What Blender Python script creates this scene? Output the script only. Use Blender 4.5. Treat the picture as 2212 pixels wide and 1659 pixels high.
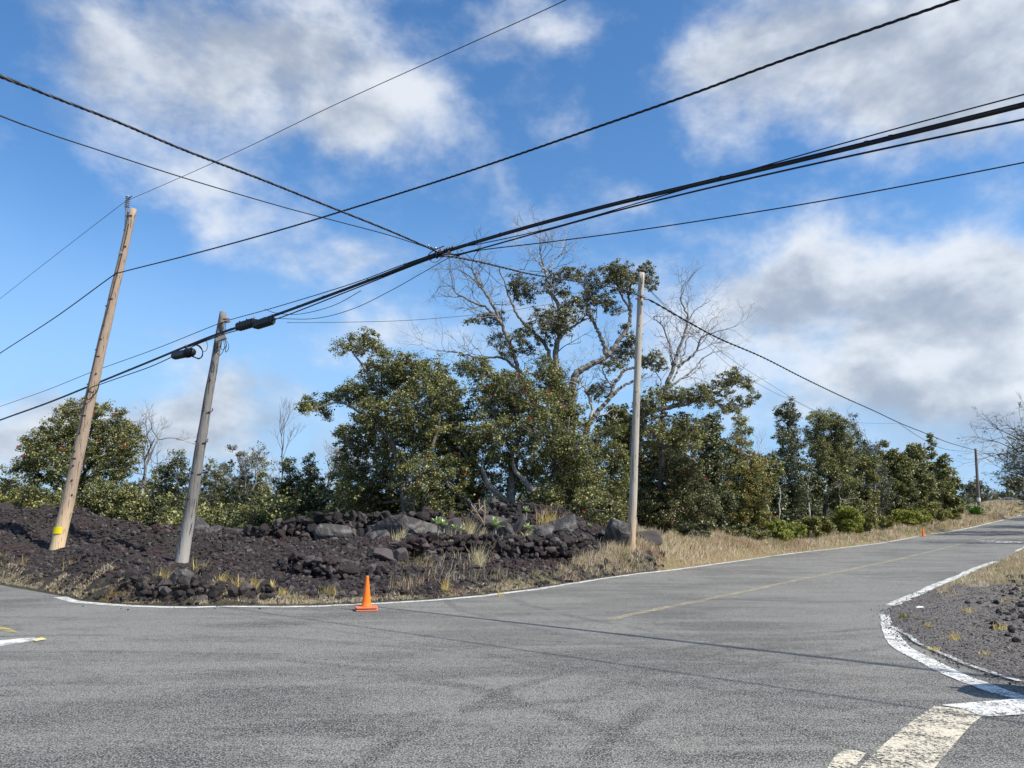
import bpy, math, random
import numpy as np
from mathutils import Vector, Matrix

for o in list(bpy.data.objects): bpy.data.objects.remove(o)
SC = bpy.context.scene
COL = SC.collection
rng = np.random.default_rng(7); random.seed(7)

# ------------------------------------------------------------------ camera
F = 769.0; CH = 1.7; TH = math.atan(138/F)
cam = bpy.data.cameras.new('camera'); co = bpy.data.objects.new('camera', cam); COL.objects.link(co)
co.location = (0, 0, CH); co.rotation_euler = (math.pi/2+TH, 0, 0)
cam.sensor_fit = 'HORIZONTAL'; cam.sensor_width = 36; cam.lens = 36*F/1024; cam.clip_start = .1; cam.clip_end = 5000
SC.camera = co
SC.render.resolution_x = 1024; SC.render.resolution_y = 768
SC.view_settings.view_transform = 'Standard'; SC.view_settings.look = 'None'
SC.view_settings.exposure = 0.55; SC.view_settings.gamma = 1
SC.render.engine = 'CYCLES'

SUN_EL = math.radians(47); SUNX, SUNY = .90, -.45
SUN_STRENGTH = 4.3; SKY_STRENGTH = .095
h = math.hypot(SUNX, SUNY); sd_ = Vector((SUNX/h*math.cos(SUN_EL), SUNY/h*math.cos(SUN_EL), math.sin(SUN_EL)))
sl = bpy.data.lights.new('sun', 'SUN'); sl.energy = SUN_STRENGTH; sl.angle = math.radians(.5); sl.color = (1, .95, .87)
so = bpy.data.objects.new('sun', sl); COL.objects.link(so); so.rotation_euler = sd_.to_track_quat('Z', 'Y').to_euler(); so.location = (20, -10, 40)

ct, st = math.cos(TH), math.sin(TH)
def ray(px, py):
    u = (px-512)/F; v = (384-py)/F
    dy = ct-v*st; dz = st+v*ct
    return u/dy, dz/dy
def pt(px, py, D):
    a, b = ray(px, py); return np.array([a*D, D, CH+b*D])
def plane_pt(px, py, A, B):
    a, b = ray(px, py); dx, dy = B[0]-A[0], B[1]-A[1]
    D = (A[0]*dy-A[1]*dx)/(a*dy-dx); return np.array([a*D, D, CH+b*D])

# ------------------------------------------------------------------ node helpers
class NT:
    def __init__(s, nt): s.nt = nt
    def n(s, t, ins=None, **kw):
        nd = s.nt.nodes.new(t)
        for k, v in kw.items(): setattr(nd, k, v)
        for k, v in (ins or {}).items():
            if isinstance(v, bpy.types.NodeSocket): s.nt.links.new(v, nd.inputs[k])
            else: nd.inputs[k].default_value = v
        return nd
    def m(s, op, a, b=0.0, c=None, clamp=False):
        d = {0: a, 1: b}
        if c is not None: d[2] = c
        return s.n('ShaderNodeMath', d, operation=op, use_clamp=clamp).outputs[0]
    def ss(s, v, a, b, lo=0.0, hi=1.0):
        return s.n('ShaderNodeMapRange', {0: v, 1: a, 2: b, 3: lo, 4: hi}, interpolation_type='SMOOTHSTEP').outputs[0]
    def mix(s, f, a, b):
        nd = s.nt.nodes.new('ShaderNodeMix'); nd.data_type = 'RGBA'
        for i, v in ((0, f), (6, a), (7, b)):
            if isinstance(v, bpy.types.NodeSocket): s.nt.links.new(v, nd.inputs[i])
            else: nd.inputs[i].default_value = v if i == 0 else (*v, 1)[:4]
        return nd.outputs[2]
    def noise(s, vec, scale, det=4, rough=.55, dist=0):
        return s.n('ShaderNodeTexNoise', {'Vector': vec, 'Scale': scale, 'Detail': det, 'Roughness': rough, 'Distortion': dist}).outputs[0]
    def ramp(s, f, stops):
        nd = s.n('ShaderNodeValToRGB', {0: f}); cr = nd.color_ramp
        while len(cr.elements) < len(stops): cr.elements.new(.5)
        for e, (p, c) in zip(cr.elements, stops): e.position = p; e.color = (*c, 1)
        return nd.outputs[0]

def newmat(name):
    m = bpy.data.materials.new(name); m.use_nodes = True; t = NT(m.node_tree)
    bs = m.node_tree.nodes['Principled BSDF']; bs.inputs['Specular IOR Level'].default_value = .3
    tc = t.n('ShaderNodeTexCoord').outputs['Object']
    geo = t.n('ShaderNodeNewGeometry')
    return m, t, bs, tc, geo
def L(t, a, b): t.nt.links.new(a, b)
def bump(t, bs, hgt, dist, strength=1.0):
    b = t.n('ShaderNodeBump', {'Strength': strength, 'Distance': dist, 'Height': hgt}); L(t, b.outputs[0], bs.inputs['Normal'])

# ------------------------------------------------------------------ world: sky and clouds (all in world directions)
W = bpy.data.worlds.new('World'); SC.world = W; W.use_nodes = True
w = NT(W.node_tree); bg = W.node_tree.nodes['Background']
sky = w.n('ShaderNodeTexSky', sky_type='NISHITA', sun_disc=False); sky.sun_elevation = SUN_EL
sky.sun_rotation = math.atan2(SUNX, SUNY); sky.altitude = 800; sky.air_density = 1.0; sky.dust_density = .35; sky.ozone_density = 2.2
gen = w.n('ShaderNodeTexCoord').outputs['Generated']
sep = w.n('ShaderNodeSeparateXYZ', {0: gen})
warp = w.n('ShaderNodeTexNoise', {'Vector': gen, 'Scale': 5.0, 'Detail': 5.0, 'Roughness': .6})
wsep = w.n('ShaderNodeSeparateXYZ', {0: warp.outputs['Color']})
az = w.m('ADD', w.m('ARCTAN2', sep.outputs[0], sep.outputs[1]), w.m('MULTIPLY', w.m('SUBTRACT', wsep.outputs[0], .5), .22))
el = w.m('ADD', w.m('ARCSINE', sep.outputs[2]), w.m('MULTIPLY', w.m('SUBTRACT', wsep.outputs[1], .5), .16))
def azel(px, py):
    a, b = ray(px, py); return math.atan2(a, 1), math.atan(b/math.hypot(a, 1))
def blobs(lst):
    tot = None
    for (px, py, sx, sy, amp) in lst:
        a0, e0 = azel(px, py)
        dx = w.m('MULTIPLY', w.m('SUBTRACT', az, a0), F/sx); dy = w.m('MULTIPLY', w.m('SUBTRACT', el, e0), F/sy)
        r = w.m('ADD', w.m('MULTIPLY', dx, dx), w.m('MULTIPLY', dy, dy))
        g = w.m('MULTIPLY', w.m('EXPONENT', w.m('MULTIPLY', r, -1.0)), amp)
        tot = g if tot is None else w.m('ADD', tot, g)
    return tot
CL = [(215, 70, 95, 55, .75), (330, 55, 110, 75, .85), (420, 95, 60, 45, .45), (360, 140, 60, 30, .35), (200, 190, 60, 30, .3),
      (120, 60, 60, 34, .3), (90, 110, 60, 30, .22), (480, 150, 50, 40, .25), (530, 60, 50, 60, .22), (600, 90, 40, 60, .2), (640, 200, 50, 30, .28), (560, 230, 60, 20, .2), (60, 440, 90, 24, .3), (500, 30, 60, 30, .3), (560, 35, 40, 18, .25), (560, 130, 40, 40, .2), (540, 95, 60, 20, .15), (720, 30, 70, 45, .65), (830, 60, 120, 60, .9), (960, 110, 110, 55, .8), (1020, 30, 120, 60, .7), (760, 120, 60, 30, .35),
      (800, 245, 28, 34, .5), (850, 300, 110, 45, .8), (960, 320, 100, 60, .85), (760, 290, 60, 40, .55), (920, 385, 120, 35, .8), (1010, 270, 60, 30, .4),
      (660, 310, 70, 40, .45), (690, 360, 60, 30, .4), (1000, 440, 80, 22, .55), (350, 270, 75, 34, .62), (410, 345, 60, 26, .5), (180, 150, 70, 50, .30), (240, 190, 60, 40, .30), (240, 385, 75, 32, .85), (60, 400, 50, 20, .65), (140, 320, 60, 16, .45), (190, 410, 50, 18, .5),
      (200, 345, 40, 14, .3), (330, 462, 26, 18, .75), (15, 445, 80, 30, .7), (250, 440, 120, 25, .4), (350, 340, 50, 25, .3), (520, 190, 25, 25, .35), (60, 150, 60, 40, .15), (1015, 185, 40, 25, .3), (500, 320, 80, 30, .35)]
base = blobs(CL)
vs = w.n('ShaderNodeMapping', {'Vector': gen, 'Scale': (1, 1, 1.5)}).outputs[0]
n1 = w.noise(vs, 4.2, 9, .58, .12); n2 = w.noise(vs, 11.0, 8, .62, .1)
vs2 = w.n('ShaderNodeMapping', {'Vector': gen, 'Scale': (1, 1, 1.5), 'Location': (.035, -.012, .05)}).outputs[0]
n1b = w.noise(vs2, 4.2, 5, .58, .12); lit = w.m('SUBTRACT', n1, n1b)
dens = w.m('ADD', base, w.m('ADD', w.m('MULTIPLY', w.m('SUBTRACT', n1, .5), 2.1), w.m('MULTIPLY', w.m('SUBTRACT', n2, .5), .9)))
back = w.ss(sep.outputs[1], .25, -.2); dens = w.m('ADD', dens, w.m('MULTIPLY', back, .35))
cov = w.ss(dens, .08, 1.0)
shd = w.m('ADD', w.m('MULTIPLY', w.noise(vs, 3.0, 5, .55, .2), 1.2), w.m('MULTIPLY', base, .30))
low = w.ss(el, .42, .10)
grey = w.ss(w.m('SUBTRACT', w.m('ADD', shd, w.m('MULTIPLY', low, .08)), w.m('MULTIPLY', lit, 2.0)), .58, 1.25)
ccol = w.mix(grey, (6.2, 6.5, 6.9), (2.9, 3.35, 4.1))
skyc = w.n('ShaderNodeHueSaturation', {'Saturation': 1.22, 'Value': 1.42, 'Color': sky.outputs[0]}).outputs[0]
hz = w.ss(el, .41, .05); skyc2 = w.mix(w.m('MULTIPLY', hz, .90), skyc, (2.55, 4.3, 6.7))
fin = w.mix(w.m('MULTIPLY', cov, .90), skyc2, ccol)
L(w, fin, bg.inputs['Color']); bg.inputs['Strength'].default_value = SKY_STRENGTH

# ------------------------------------------------------------------ mesh helpers
def mesh_obj(name, V, faces, mat, parent=None, smooth=False, loc=None, attr=None):
    """faces: list of int arrays (N,k)"""
    V = np.asarray(V, np.float64)
    if loc is not None: V = V-np.asarray(loc)
    me = bpy.data.meshes.new(name)
    fl = [np.asarray(f, np.int64) for f in faces if len(f)]
    me.vertices.add(len(V)); me.vertices.foreach_set('co', V.astype(np.float32).ravel())
    nl = sum(f.size for f in fl); nf = sum(len(f) for f in fl)
    me.loops.add(nl); me.polygons.add(nf)
    me.loops.foreach_set('vertex_index', np.concatenate([f.ravel() for f in fl]).astype(np.int32))
    tot = np.concatenate([np.full(len(f), f.shape[1]) for f in fl]); start = np.concatenate([[0], np.cumsum(tot)[:-1]])
    me.polygons.foreach_set('loop_start', start.astype(np.int32)); me.polygons.foreach_set('loop_total', tot.astype(np.int32))
    me.polygons.foreach_set('use_smooth', np.full(nf, bool(smooth)))
    if attr:
        for k, a in attr.items():
            at = me.attributes.new(k, 'FLOAT_COLOR', 'POINT'); at.data.foreach_set('color', a.astype(np.float32).ravel())
    me.update(); me.validate()
    if mat: me.materials.append(mat)
    o = bpy.data.objects.new(name, me); COL.objects.link(o)
    if parent: o.parent = parent
    return o
class G:
    """geometry accumulator (separate shells)"""
    def __init__(s): s.v = []; s.f = {}; s.n = 0
    def add(s, V, Fc):
        Fc = np.asarray(Fc); V = np.asarray(V)
        s.v.append(V); s.f.setdefault(Fc.shape[1], []).append(Fc+s.n); s.n += len(V)
    def obj(s, name, mat, parent=None, smooth=False, loc=None):
        if not s.n: return None
        return mesh_obj(name, np.concatenate(s.v), [np.concatenate(x) for x in s.f.values()], mat, parent, smooth, loc)
def tag(o, label, cat, group=None, kind=None):
    if label: o['label'] = label
    if cat: o['category'] = cat
    if group: o['group'] = group
    if kind: o['kind'] = kind
    return o
def struct(o): o['kind'] = 'structure'; return o
def empty(name, loc, label, cat, group=None):
    o = bpy.data.objects.new(name, None); COL.objects.link(o); o.location = tuple(float(c) for c in loc); o.empty_display_size = .2
    return tag(o, label, cat, group)
def tube(P, R, sides=6, cap=True):
    P = np.asarray(P, float); n = len(P); R = np.broadcast_to(np.asarray(R, float), (n,))
    T = np.gradient(P, axis=0); T /= np.linalg.norm(T, axis=1)[:, None]+1e-12
    ref = np.array([0, 0, 1.]) if abs(T[:, 2]).mean() < .8 else np.array([1., 0, 0])
    A = np.cross(T, ref); A /= np.linalg.norm(A, axis=1)[:, None]+1e-12; B = np.cross(T, A)
    a = np.linspace(0, 2*math.pi, sides, endpoint=False)
    V = P[:, None]+R[:, None, None]*(np.cos(a)[None, :, None]*A[:, None]+np.sin(a)[None, :, None]*B[:, None])
    V = V.reshape(-1, 3); i = np.arange(n-1)[:, None]*sides; j = np.arange(sides)[None]; k = (j+1) % sides
    Q = np.stack([i+j, i+k, i+sides+k, i+sides+j], -1).reshape(-1, 4)
    if cap:
        V = np.vstack([V, P[0], P[-1]]); c0, c1 = n*sides, n*sides+1; jj = np.arange(sides); kk = (jj+1) % sides
        Q = np.vstack([Q, np.stack([np.full(sides, c0), kk, jj, jj], -1)*1])if False else Q
        return V, Q, np.vstack([np.stack([np.full(sides, c0), kk, jj], -1), np.stack([np.full(sides, c1), (n-1)*sides+jj, (n-1)*sides+kk], -1)])
    return V, Q, None
def addtube(g, P, R, sides=6, cap=True):
    V, Q, C = tube(P, R, sides, cap)
    n0 = g.n; g.add(V, Q)
    if C is not None: g.f.setdefault(3, []).append(C+n0)
def smoothpath(P, n=8):
    """Catmull-Rom through points"""
    P = np.asarray(P, float)
    if len(P) < 3:
        t = np.linspace(0, 1, n+1)[:, None]; return P[0]*(1-t)+P[-1]*t
    Q = np.vstack([2*P[0]-P[1], P, 2*P[-1]-P[-2]]); out = []
    for i in range(1, len(Q)-2):
        t = np.linspace(0, 1, n, endpoint=False)[:, None]
        a, b, c, d = Q[i-1], Q[i], Q[i+1], Q[i+2]
        out.append(.5*((2*b)+(-a+c)*t+(2*a-5*b+4*c-d)*t*t+(-a+3*b-3*c+d)*t**3))
    out.append(P[-1:]); return np.vstack(out)
BOXF = np.array([[0, 1, 3, 2], [4, 6, 7, 5], [0, 4, 5, 1], [2, 3, 7, 6], [0, 2, 6, 4], [1, 5, 7, 3]])
def addbox(g, c, ax, size):
    """ax 3x3 rows are axes"""
    s = np.array([[i, j, k] for i in (-.5, .5) for j in (-.5, .5) for k in (-.5, .5)])*np.asarray(size)
    g.add(np.asarray(c)+s@np.asarray(ax), BOXF)
def frame_from(d, up=(0, 0, 1)):
    d = np.asarray(d, float); d = d/np.linalg.norm(d); s = np.cross(d, up); s /= np.linalg.norm(s); u = np.cross(s, d)
    return np.array([d, s, u])
def norm(v): v = np.asarray(v, float); return v/(np.linalg.norm(v)+1e-12)

# ------------------------------------------------------------------ ground height model
RD = np.array([.582, .813])                      # direction of the road that climbs away
def Rz(x, y):
    s = np.asarray(x)*RD[0]+np.asarray(y)*RD[1]; t = np.clip(s-18, 0, 110)
    return .000273*t*t+np.clip(s-128, 0, 400)*.02
def ground_px(px, py):
    a, b = ray(px, py); D = 2.0
    while D < 400:
        if CH+b*D < Rz(a*D, D): break
        D += .25
    lo, hi = D-.25, D
    for _ in range(20):
        m = (lo+hi)/2
        if CH+b*m < Rz(a*m, m): hi = m
        else: lo = m
    return np.array([a*hi, hi])
EDGE = [(66, 596.5), (80, 601), (120, 604.5), (180, 606.5), (230, 606), (300, 606), (366, 603.5), (430, 600), (480, 595.5), (530, 589.5), (565, 584), (600, 578.5), (640, 573), (665, 570.5),
        (728, 562), (787, 553.8), (844, 547.3), (876, 543.5), (892, 540.9), (925, 534.6), (949, 531.5), (970, 527.5), (987, 523.5), (1006, 518.8), (1024, 514.0)]
def ez(zx, zy): return (824.6+zx*.13874, 537.8+zy*.13874)   # crop of the lower right corner
far_edge = [ground_px(*p) for p in EDGE]
left_dir = norm(np.array([-.74, .67]))
e0 = far_edge[0]
left_ext = [e0+left_dir*k for k in (200, 60, 25, 12, 6)]; left_ext = [p+np.array([-.12, .2])*0 for p in left_ext]
fl = far_edge[-1]; far_ext = [fl+RD*k for k in (15, 40, 120)]
REDGE = [ez(535, 492), ez(700, 420), ez(860, 342), ez(1000, 287), ez(1130, 223), ez(1270, 172), ez(1437, 72)]
right_edge = [ground_px(*p) for p in REDGE]
rl = right_edge[-1]; right_ext = [fl+np.array([RD[1], -RD[0]])*7.6+RD*k for k in (120, 40, 15, 0)]
ISL = [ez(470, 530), ez(500, 640), ez(560, 705), ez(680, 775), ez(850, 852), ez(1000, 915), ez(1150, 968), ez(1300, 1015), ez(1437, 1055)]
isl = [ground_px(*p) for p in ISL]
cross = np.array([.74, -.67])/np.hypot(.74, .67)
isl_ext = [isl[-1]+cross*k for k in (3, 10, 60, 160)]
near = [np.array([0, -1.2])+cross*k for k in (160, 60, 10, 0, -10, -60, -200)]
ROAD = np.array(left_ext+far_edge+far_ext+right_ext+right_edge[::-1]+isl+isl_ext+near)
def seg_dist(X, Y, A, B):
    d = B-A; t = np.clip(((X-A[0])*d[0]+(Y-A[1])*d[1])/(d@d+1e-12), 0, 1)
    return np.hypot(X-A[0]-t*d[0], Y-A[1]-t*d[1])
def road_sd(X, Y):
    X = np.asarray(X, float); Y = np.asarray(Y, float)
    D = np.full(X.shape, 1e9); ins = np.zeros(X.shape, bool); n = len(ROAD)
    for i in range(n):
        A, B = ROAD[i], ROAD[(i+1) % n]; D = np.minimum(D, seg_dist(X, Y, A, B))
        c = (A[1] > Y) != (B[1] > Y)
        with np.errstate(divide='ignore', invalid='ignore'):
            xi = (B[0]-A[0])*(Y-A[1])/(B[1]-A[1]+1e-15)+A[0]
        ins ^= c & (X < xi)
    return np.where(ins, -D, D)
ep = np.array(EDGE)
def edge_py(px):
    if px < 66: return 596.5-(66-px)*.205
    return float(np.interp(px, ep[:, 0], ep[:, 1]))
TAB = {-60: [(26, 556), (29, 542), (32, 512), (37, 514), (47, 530), (90, 524)],
 0: [(23, 570), (26, 556), (28, 543), (30.5, 514), (35, 514), (45, 530), (90, 524)],
 55: [(20, 584), (23, 570), (26.5, 553), (28.5, 540), (30.5, 515), (35, 518), (45, 532), (90, 525)],
 100: [(18, 591), (21, 577), (26, 553), (28, 542), (30.5, 520), (34, 525), (45, 535), (90, 527)],
 150: [(17, 597), (18, 584), (21.5, 572), (25.8, 565.5), (27.8, 551), (30, 536), (34, 537), (45, 536), (90, 527)],
 200: [(16.4, 600), (17.2, 586), (21, 573), (25.8, 565.5), (27.8, 551), (30, 537), (34, 538), (45, 536), (90, 527)],
 250: [(16.2, 602), (17.5, 590), (21, 570), (24.5, 558), (27.5, 548), (29.5, 532), (34, 536), (45, 536), (90, 527)],
 330: [(16.5, 601), (18.5, 590), (20.8, 580), (21.5, 564), (25, 553), (28.5, 540), (29.5, 524), (33, 530), (45, 536), (90, 527)],
 400: [(17.2, 597), (20, 580), (23, 565), (24.5, 558), (25.3, 543), (28.5, 534), (29.6, 522), (33, 528), (45, 536), (90, 527)],
 460: [(18.2, 590), (21, 575), (24, 558), (24.8, 543), (27.5, 536), (28.5, 530), (30, 520.5), (33, 526), (45, 536), (90, 527)],
 495: [(19.5, 585), (22, 572), (24.2, 557), (25, 543.5), (27.5, 536), (28.5, 523), (30.3, 509), (33.5, 518), (45, 536), (90, 527)],
 520: [(20, 583), (22.5, 570), (24.5, 556), (25.2, 544), (27.5, 536), (28.5, 515), (30.5, 504), (34, 512), (45, 536), (90, 527)],
 560: [(21.8, 578), (24, 566), (25.5, 554), (26.2, 544), (28, 537), (29, 520), (31, 508), (34, 516), (45, 536), (90, 527)],
 600: [(23.8, 573), (25.5, 562), (27, 550), (28, 543), (29.5, 536), (31, 526), (34, 528), (45, 536), (90, 527)],
 640: [(25.6, 568), (27.5, 557), (28.3, 552), (30, 544), (31.5, 534), (34, 534), (45, 537), (90, 527)],
 700: [(34, 551), (37, 539), (42, 537), (60, 534), (90, 527)],
 800: [(47, 541), (51, 536), (60, 534), (90, 525)],
 900: [(60, 531), (65, 528), (80, 524), (120, 518)],
 960: [(80, 523), (86, 518), (100, 514), (130, 510)],
 1000: [(98, 513), (104, 506), (112, 504), (130, 508)],
 1060: [(112, 506), (118, 502), (130, 504), (150, 506)]}
COLS = []
for px in sorted(TAB):
    u = ray(px, 550)[0]
    pe = min(px, 1024); e = ground_px(pe, edge_py(pe)); De = e[1]
    ks = [(De, 0.0)]
    for D, py in TAB[px]:
        if D <= De+.3: continue
        z = pt(px, py, D)[2]; ks.append((D, max(.0, z-float(Rz(u*D, D)))))
    COLS.append((u, np.array(ks)))
CU = np.array([c[0] for c in COLS])
FE = np.array(left_ext+far_edge+far_ext)
def hash2(ix, iy, k):
    n = (ix.astype(np.int64)*73856093) ^ (iy.astype(np.int64)*19349663) ^ (k*83492791)
    n = (n ^ (n >> 13))*1274126177 & 0x7fffffff; n = (n ^ (n >> 16))*668265263 & 0x7fffffff
    return ((n ^ (n >> 15)) & 0xffffff)/float(0x1000000)
def vnoise(X, Y, k):
    ix = np.floor(X).astype(np.int64); iy = np.floor(Y).astype(np.int64); fx = X-ix; fy = Y-iy
    fx = fx*fx*(3-2*fx); fy = fy*fy*(3-2*fy)
    return (hash2(ix, iy, k)*(1-fx)+hash2(ix+1, iy, k)*fx)*(1-fy)+(hash2(ix, iy+1, k)*(1-fx)+hash2(ix+1, iy+1, k)*fx)*fy
def fbm(X, Y, k, o=4):
    t = 0; a = .5
    for i in range(o): t = t+a*(vnoise(X*2**i, Y*2**i, k+i)-.5); a *= .5
    return t
def cellbump(X, Y, sc, k):
    X = X/sc; Y = Y/sc; ix = np.floor(X).astype(np.int64); iy = np.floor(Y).astype(np.int64); best = np.zeros(X.shape)
    for i in (-1, 0, 1):
        for j in (-1, 0, 1):
            cx = ix+i; cy = iy+j; px = cx+.1+.8*hash2(cx, cy, k); py = cy+.1+.8*hash2(cx, cy, k+1); r = .45+.45*hash2(cx, cy, k+2)
            d2 = ((X-px)**2+(Y-py)**2)/(r*r); best = np.maximum(best, np.sqrt(np.clip(1-d2, 0, 1))*r*(.5+.8*hash2(cx, cy, k+3)))
    return best*sc
def side_far(X, Y):          # True on the far (left) side of the climbing road
    return (X*(-RD[1])+Y*RD[0]) > 6.0-0.0*X
def macro(X, Y, sdv):
    u = X/np.maximum(Y, .5); h = np.zeros(X.shape)
    uu = np.clip(u, CU[0], CU[-1]-1e-9)
    for i in range(len(CU)-1):
        m = (uu >= CU[i]) & (uu < CU[i+1])
        if not m.any(): continue
        a = COLS[i][1]; b = COLS[i+1][1]; t = (uu[m]-CU[i])/(CU[i+1]-CU[i])
        n = 40
        # interpolate by normalised depth between matching profiles
        za = np.interp(Y[m], a[:, 0], a[:, 1]); zb = np.interp(Y[m], b[:, 0], b[:, 1]); h[m] = za*(1-t)+zb*t
    return h
def lava_mask(X, Y, sdv):
    u = X/np.maximum(Y, .5); u1 = ray(655, 550)[0]
    m = np.clip((u1+.02-u)/.05, 0, 1)*np.clip((sdv-.1)/.7, 0, 1)
    return np.where((Y > 10) & side_far(X, Y), m, 0)
def height(X, Y, detail=True):
    X = np.asarray(X, float); Y = np.asarray(Y, float); sdv = road_sd(X, Y)
    R = Rz(X, Y); far = side_far(X, Y) & (Y > 8)
    hf = np.zeros(X.shape); m = far & (sdv > 0)
    if m.any(): hf[m] = macro(X[m], Y[m], sdv[m])
    edge = np.clip(sdv/.5, 0, 1)
    # right-hand bank
    rm = (~far) & (X > 3) & (Y > 0)
    hr = np.clip(sdv-3.0, 0, 6)*.09*np.clip((X-7)/4, 0, 1)
    hh = np.where(far, hf*edge, np.where(rm, hr, 0))
    hh = hh+np.where(sdv > 0, .018+.03*edge, -.06*np.clip(-sdv/.12, 0, 1)+.018)
    hh = hh+np.where(sdv > -.15, .035*fbm(X*2.5, Y*2.5, 5, 4)*np.clip((sdv+.15)/.3, 0, 1), 0)
    hh = hh+np.where(sdv > 3, .35*fbm(X*.15, Y*.15, 9, 3)*np.clip((sdv-3)/8, 0, 1), 0)
    if detail:
        lm = lava_mask(X, Y, sdv); i = lm > .01
        if i.any():
            x, y = X[i], Y[i]; wx = x+.1*fbm(x*3, y*3, 31); wy = y+.1*fbm(x*3, y*3, 37)
            amp = .35+1.0*np.clip(vnoise(x*.5, y*.5, 77)*1.6-.3, 0, 1)
            px_f = np.clip((x/y-ray(215, 550)[0])/.06, 0, 1); amp = amp*(1-.68*px_f)
            d = cellbump(wx, wy, .95, 101)*.42*amp*(1-.8*px_f)+cellbump(wx, wy, .42, 111)*.5*amp+cellbump(wx, wy, .17, 121)*.55+.10*fbm(x*.8, y*.8, 41, 4)+.10*fbm(x*5, y*5, 45, 4)-.10
            for ppx, ppy, PD in ((55.3, 554, 27), (180, 569, 25.8), (630.5, 555, 28)):
                sl_ = ray(ppx, ppy)[0]; near = np.clip(1.6-np.abs(x-sl_*y)/.55, 0, 1)*np.clip((y-PD+8)/3, 0, 1)*np.clip((PD+1.2-y)/.8, 0, 1)
                d = d*(1-.85*near)-.04*near
            hh[i] += d*lm[i]*.85
        gm = rm & (sdv > .1)
        if gm.any():
            x, y = X[gm], Y[gm]; hh[gm] += (cellbump(x, y, .12, 131)*.12+cellbump(x, y, .45, 135)*.3*np.clip((x-8.5)/2, 0, 1))*np.clip((sdv[gm]-.1)/.5, 0, 1)
    return R+hh, sdv
def Zg(x, y):
    z, _ = height(np.array([x], float), np.array([y], float), False); return float(z[0])
def Zs(X, Y, detail=True): return height(np.asarray(X, float), np.asarray(Y, float), detail)[0]

def axis(parts):
    out = []
    for a, b, s in parts: out.append(np.arange(a, b, s))
    return np.concatenate(out+[[parts[-1][1]]])
gx = axis([(-900, -200, 100), (-200, -60, 20), (-60, -24, 1.0), (-24, 8.5, .07), (8.5, 50, .22), (50, 120, 1.5), (120, 300, 20), (300, 1000, 100)])
gy = axis([(-400, -60, 60), (-60, 4, 2.0), (4, 14, .16), (14, 31.5, .07), (31.5, 60, .25), (60, 130, .5), (130, 300, 10), (300, 1500, 100)])
X, Y = np.meshgrid(gx, gy, indexing='ij'); Z, SDV = height(X.ravel(), Y.ravel()); Xr, Yr = X.ravel(), Y.ravel()
lm = lava_mask(Xr, Yr, SDV); u_ = Xr/np.maximum(Yr, .5)
verge = np.where(side_far(Xr, Yr) & (Yr > 8), np.clip((u_-ray(640, 550)[0])/.05, 0, 1)*np.clip(1-(SDV-7)/4, 0, 1), 0)
verge = np.maximum(verge, np.clip(1-np.abs(SDV-.15)/.3, 0, 1)*.28*(Yr > 8)*side_far(Xr, Yr))
verge = np.maximum(verge, np.clip((u_-ray(950, 550)[0])/.02, 0, 1)*side_far(Xr, Yr)*(SDV < 60))
grav = np.where((~side_far(Xr, Yr)) & (Yr > 0) & (Xr > 3), np.clip(1-(SDV-2.5)/3, 0, 1), 0)
rgt = np.where((~side_far(Xr, Yr)) & (Yr > 17) & (Xr > 5), np.clip((Yr-19)/4, 0, 1), 0)
verge = np.maximum(verge, rgt*.9)
ZC = np.stack([lm, verge, grav, np.ones_like(lm)], -1)
nx, ny = len(gx), len(gy); ii = (np.arange(nx-1)[:, None]*ny+np.arange(ny-1)[None]).ravel()
Q = np.stack([ii, ii+ny, ii+ny+1, ii+1], -1)

def lava_color(t, tc):
    red = t.ss(t.noise(tc, .55, 3), .50, .66)
    c = t.mix(t.noise(tc, 9, 5), (.015, .012, .0115), (.072, .059, .055))
    c = t.mix(t.m('MULTIPLY', red, .65), c, (.062, .034, .032))
    spk = t.ss(t.noise(tc, 30, 3, .7), .60, .74)
    return t.mix(t.m('MULTIPLY', spk, .5), c, (.15, .13, .125))
M = {}
m, t, bs, tc, geo = newmat('ground_soil')
za = t.n('ShaderNodeAttribute', attribute_name='zone'); zs = t.n('ShaderNodeSeparateColor', {0: za.outputs['Color']})
forest = t.mix(t.noise(tc, 3, 5), (.03, .027, .02), (.10, .085, .05))
tan = t.mix(t.noise(tc, 6, 6, .7), (.10, .075, .045), (.34, .26, .14))
tan = t.mix(t.ss(t.noise(tc, .7, 4), .5, .68), tan, (.13, .14, .05))
gr = t.mix(t.ss(t.noise(tc, 45, 3, .8), .38, .62), (.030, .026, .024), (.30, .27, .24)); gr = t.mix(t.ss(t.noise(tc, 2.2, 4), .55, .7, 0, .6), gr, (.16, .14, .09))
c = t.mix(zs.outputs[2], forest, gr); jn = t.m('SUBTRACT', t.noise(tc, 4, 5), .5)
c = t.mix(t.ss(t.m('ADD', zs.outputs[1], jn), .3, .6), c, tan)
c = t.mix(t.ss(t.m('ADD', zs.outputs[0], t.m('MULTIPLY', jn, .8)), .25, .75), c, lava_color(t, tc))
L(t, c, bs.inputs['Base Color']); bs.inputs['Roughness'].default_value = .95; bump(t, bs, t.noise(tc, 22, 6, .75), .06, .9); M['soil'] = m
ground = struct(mesh_obj('ground', np.stack([Xr, Yr, Z], -1), [Q], M['soil'], smooth=False, attr={'zone': ZC}))

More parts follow.
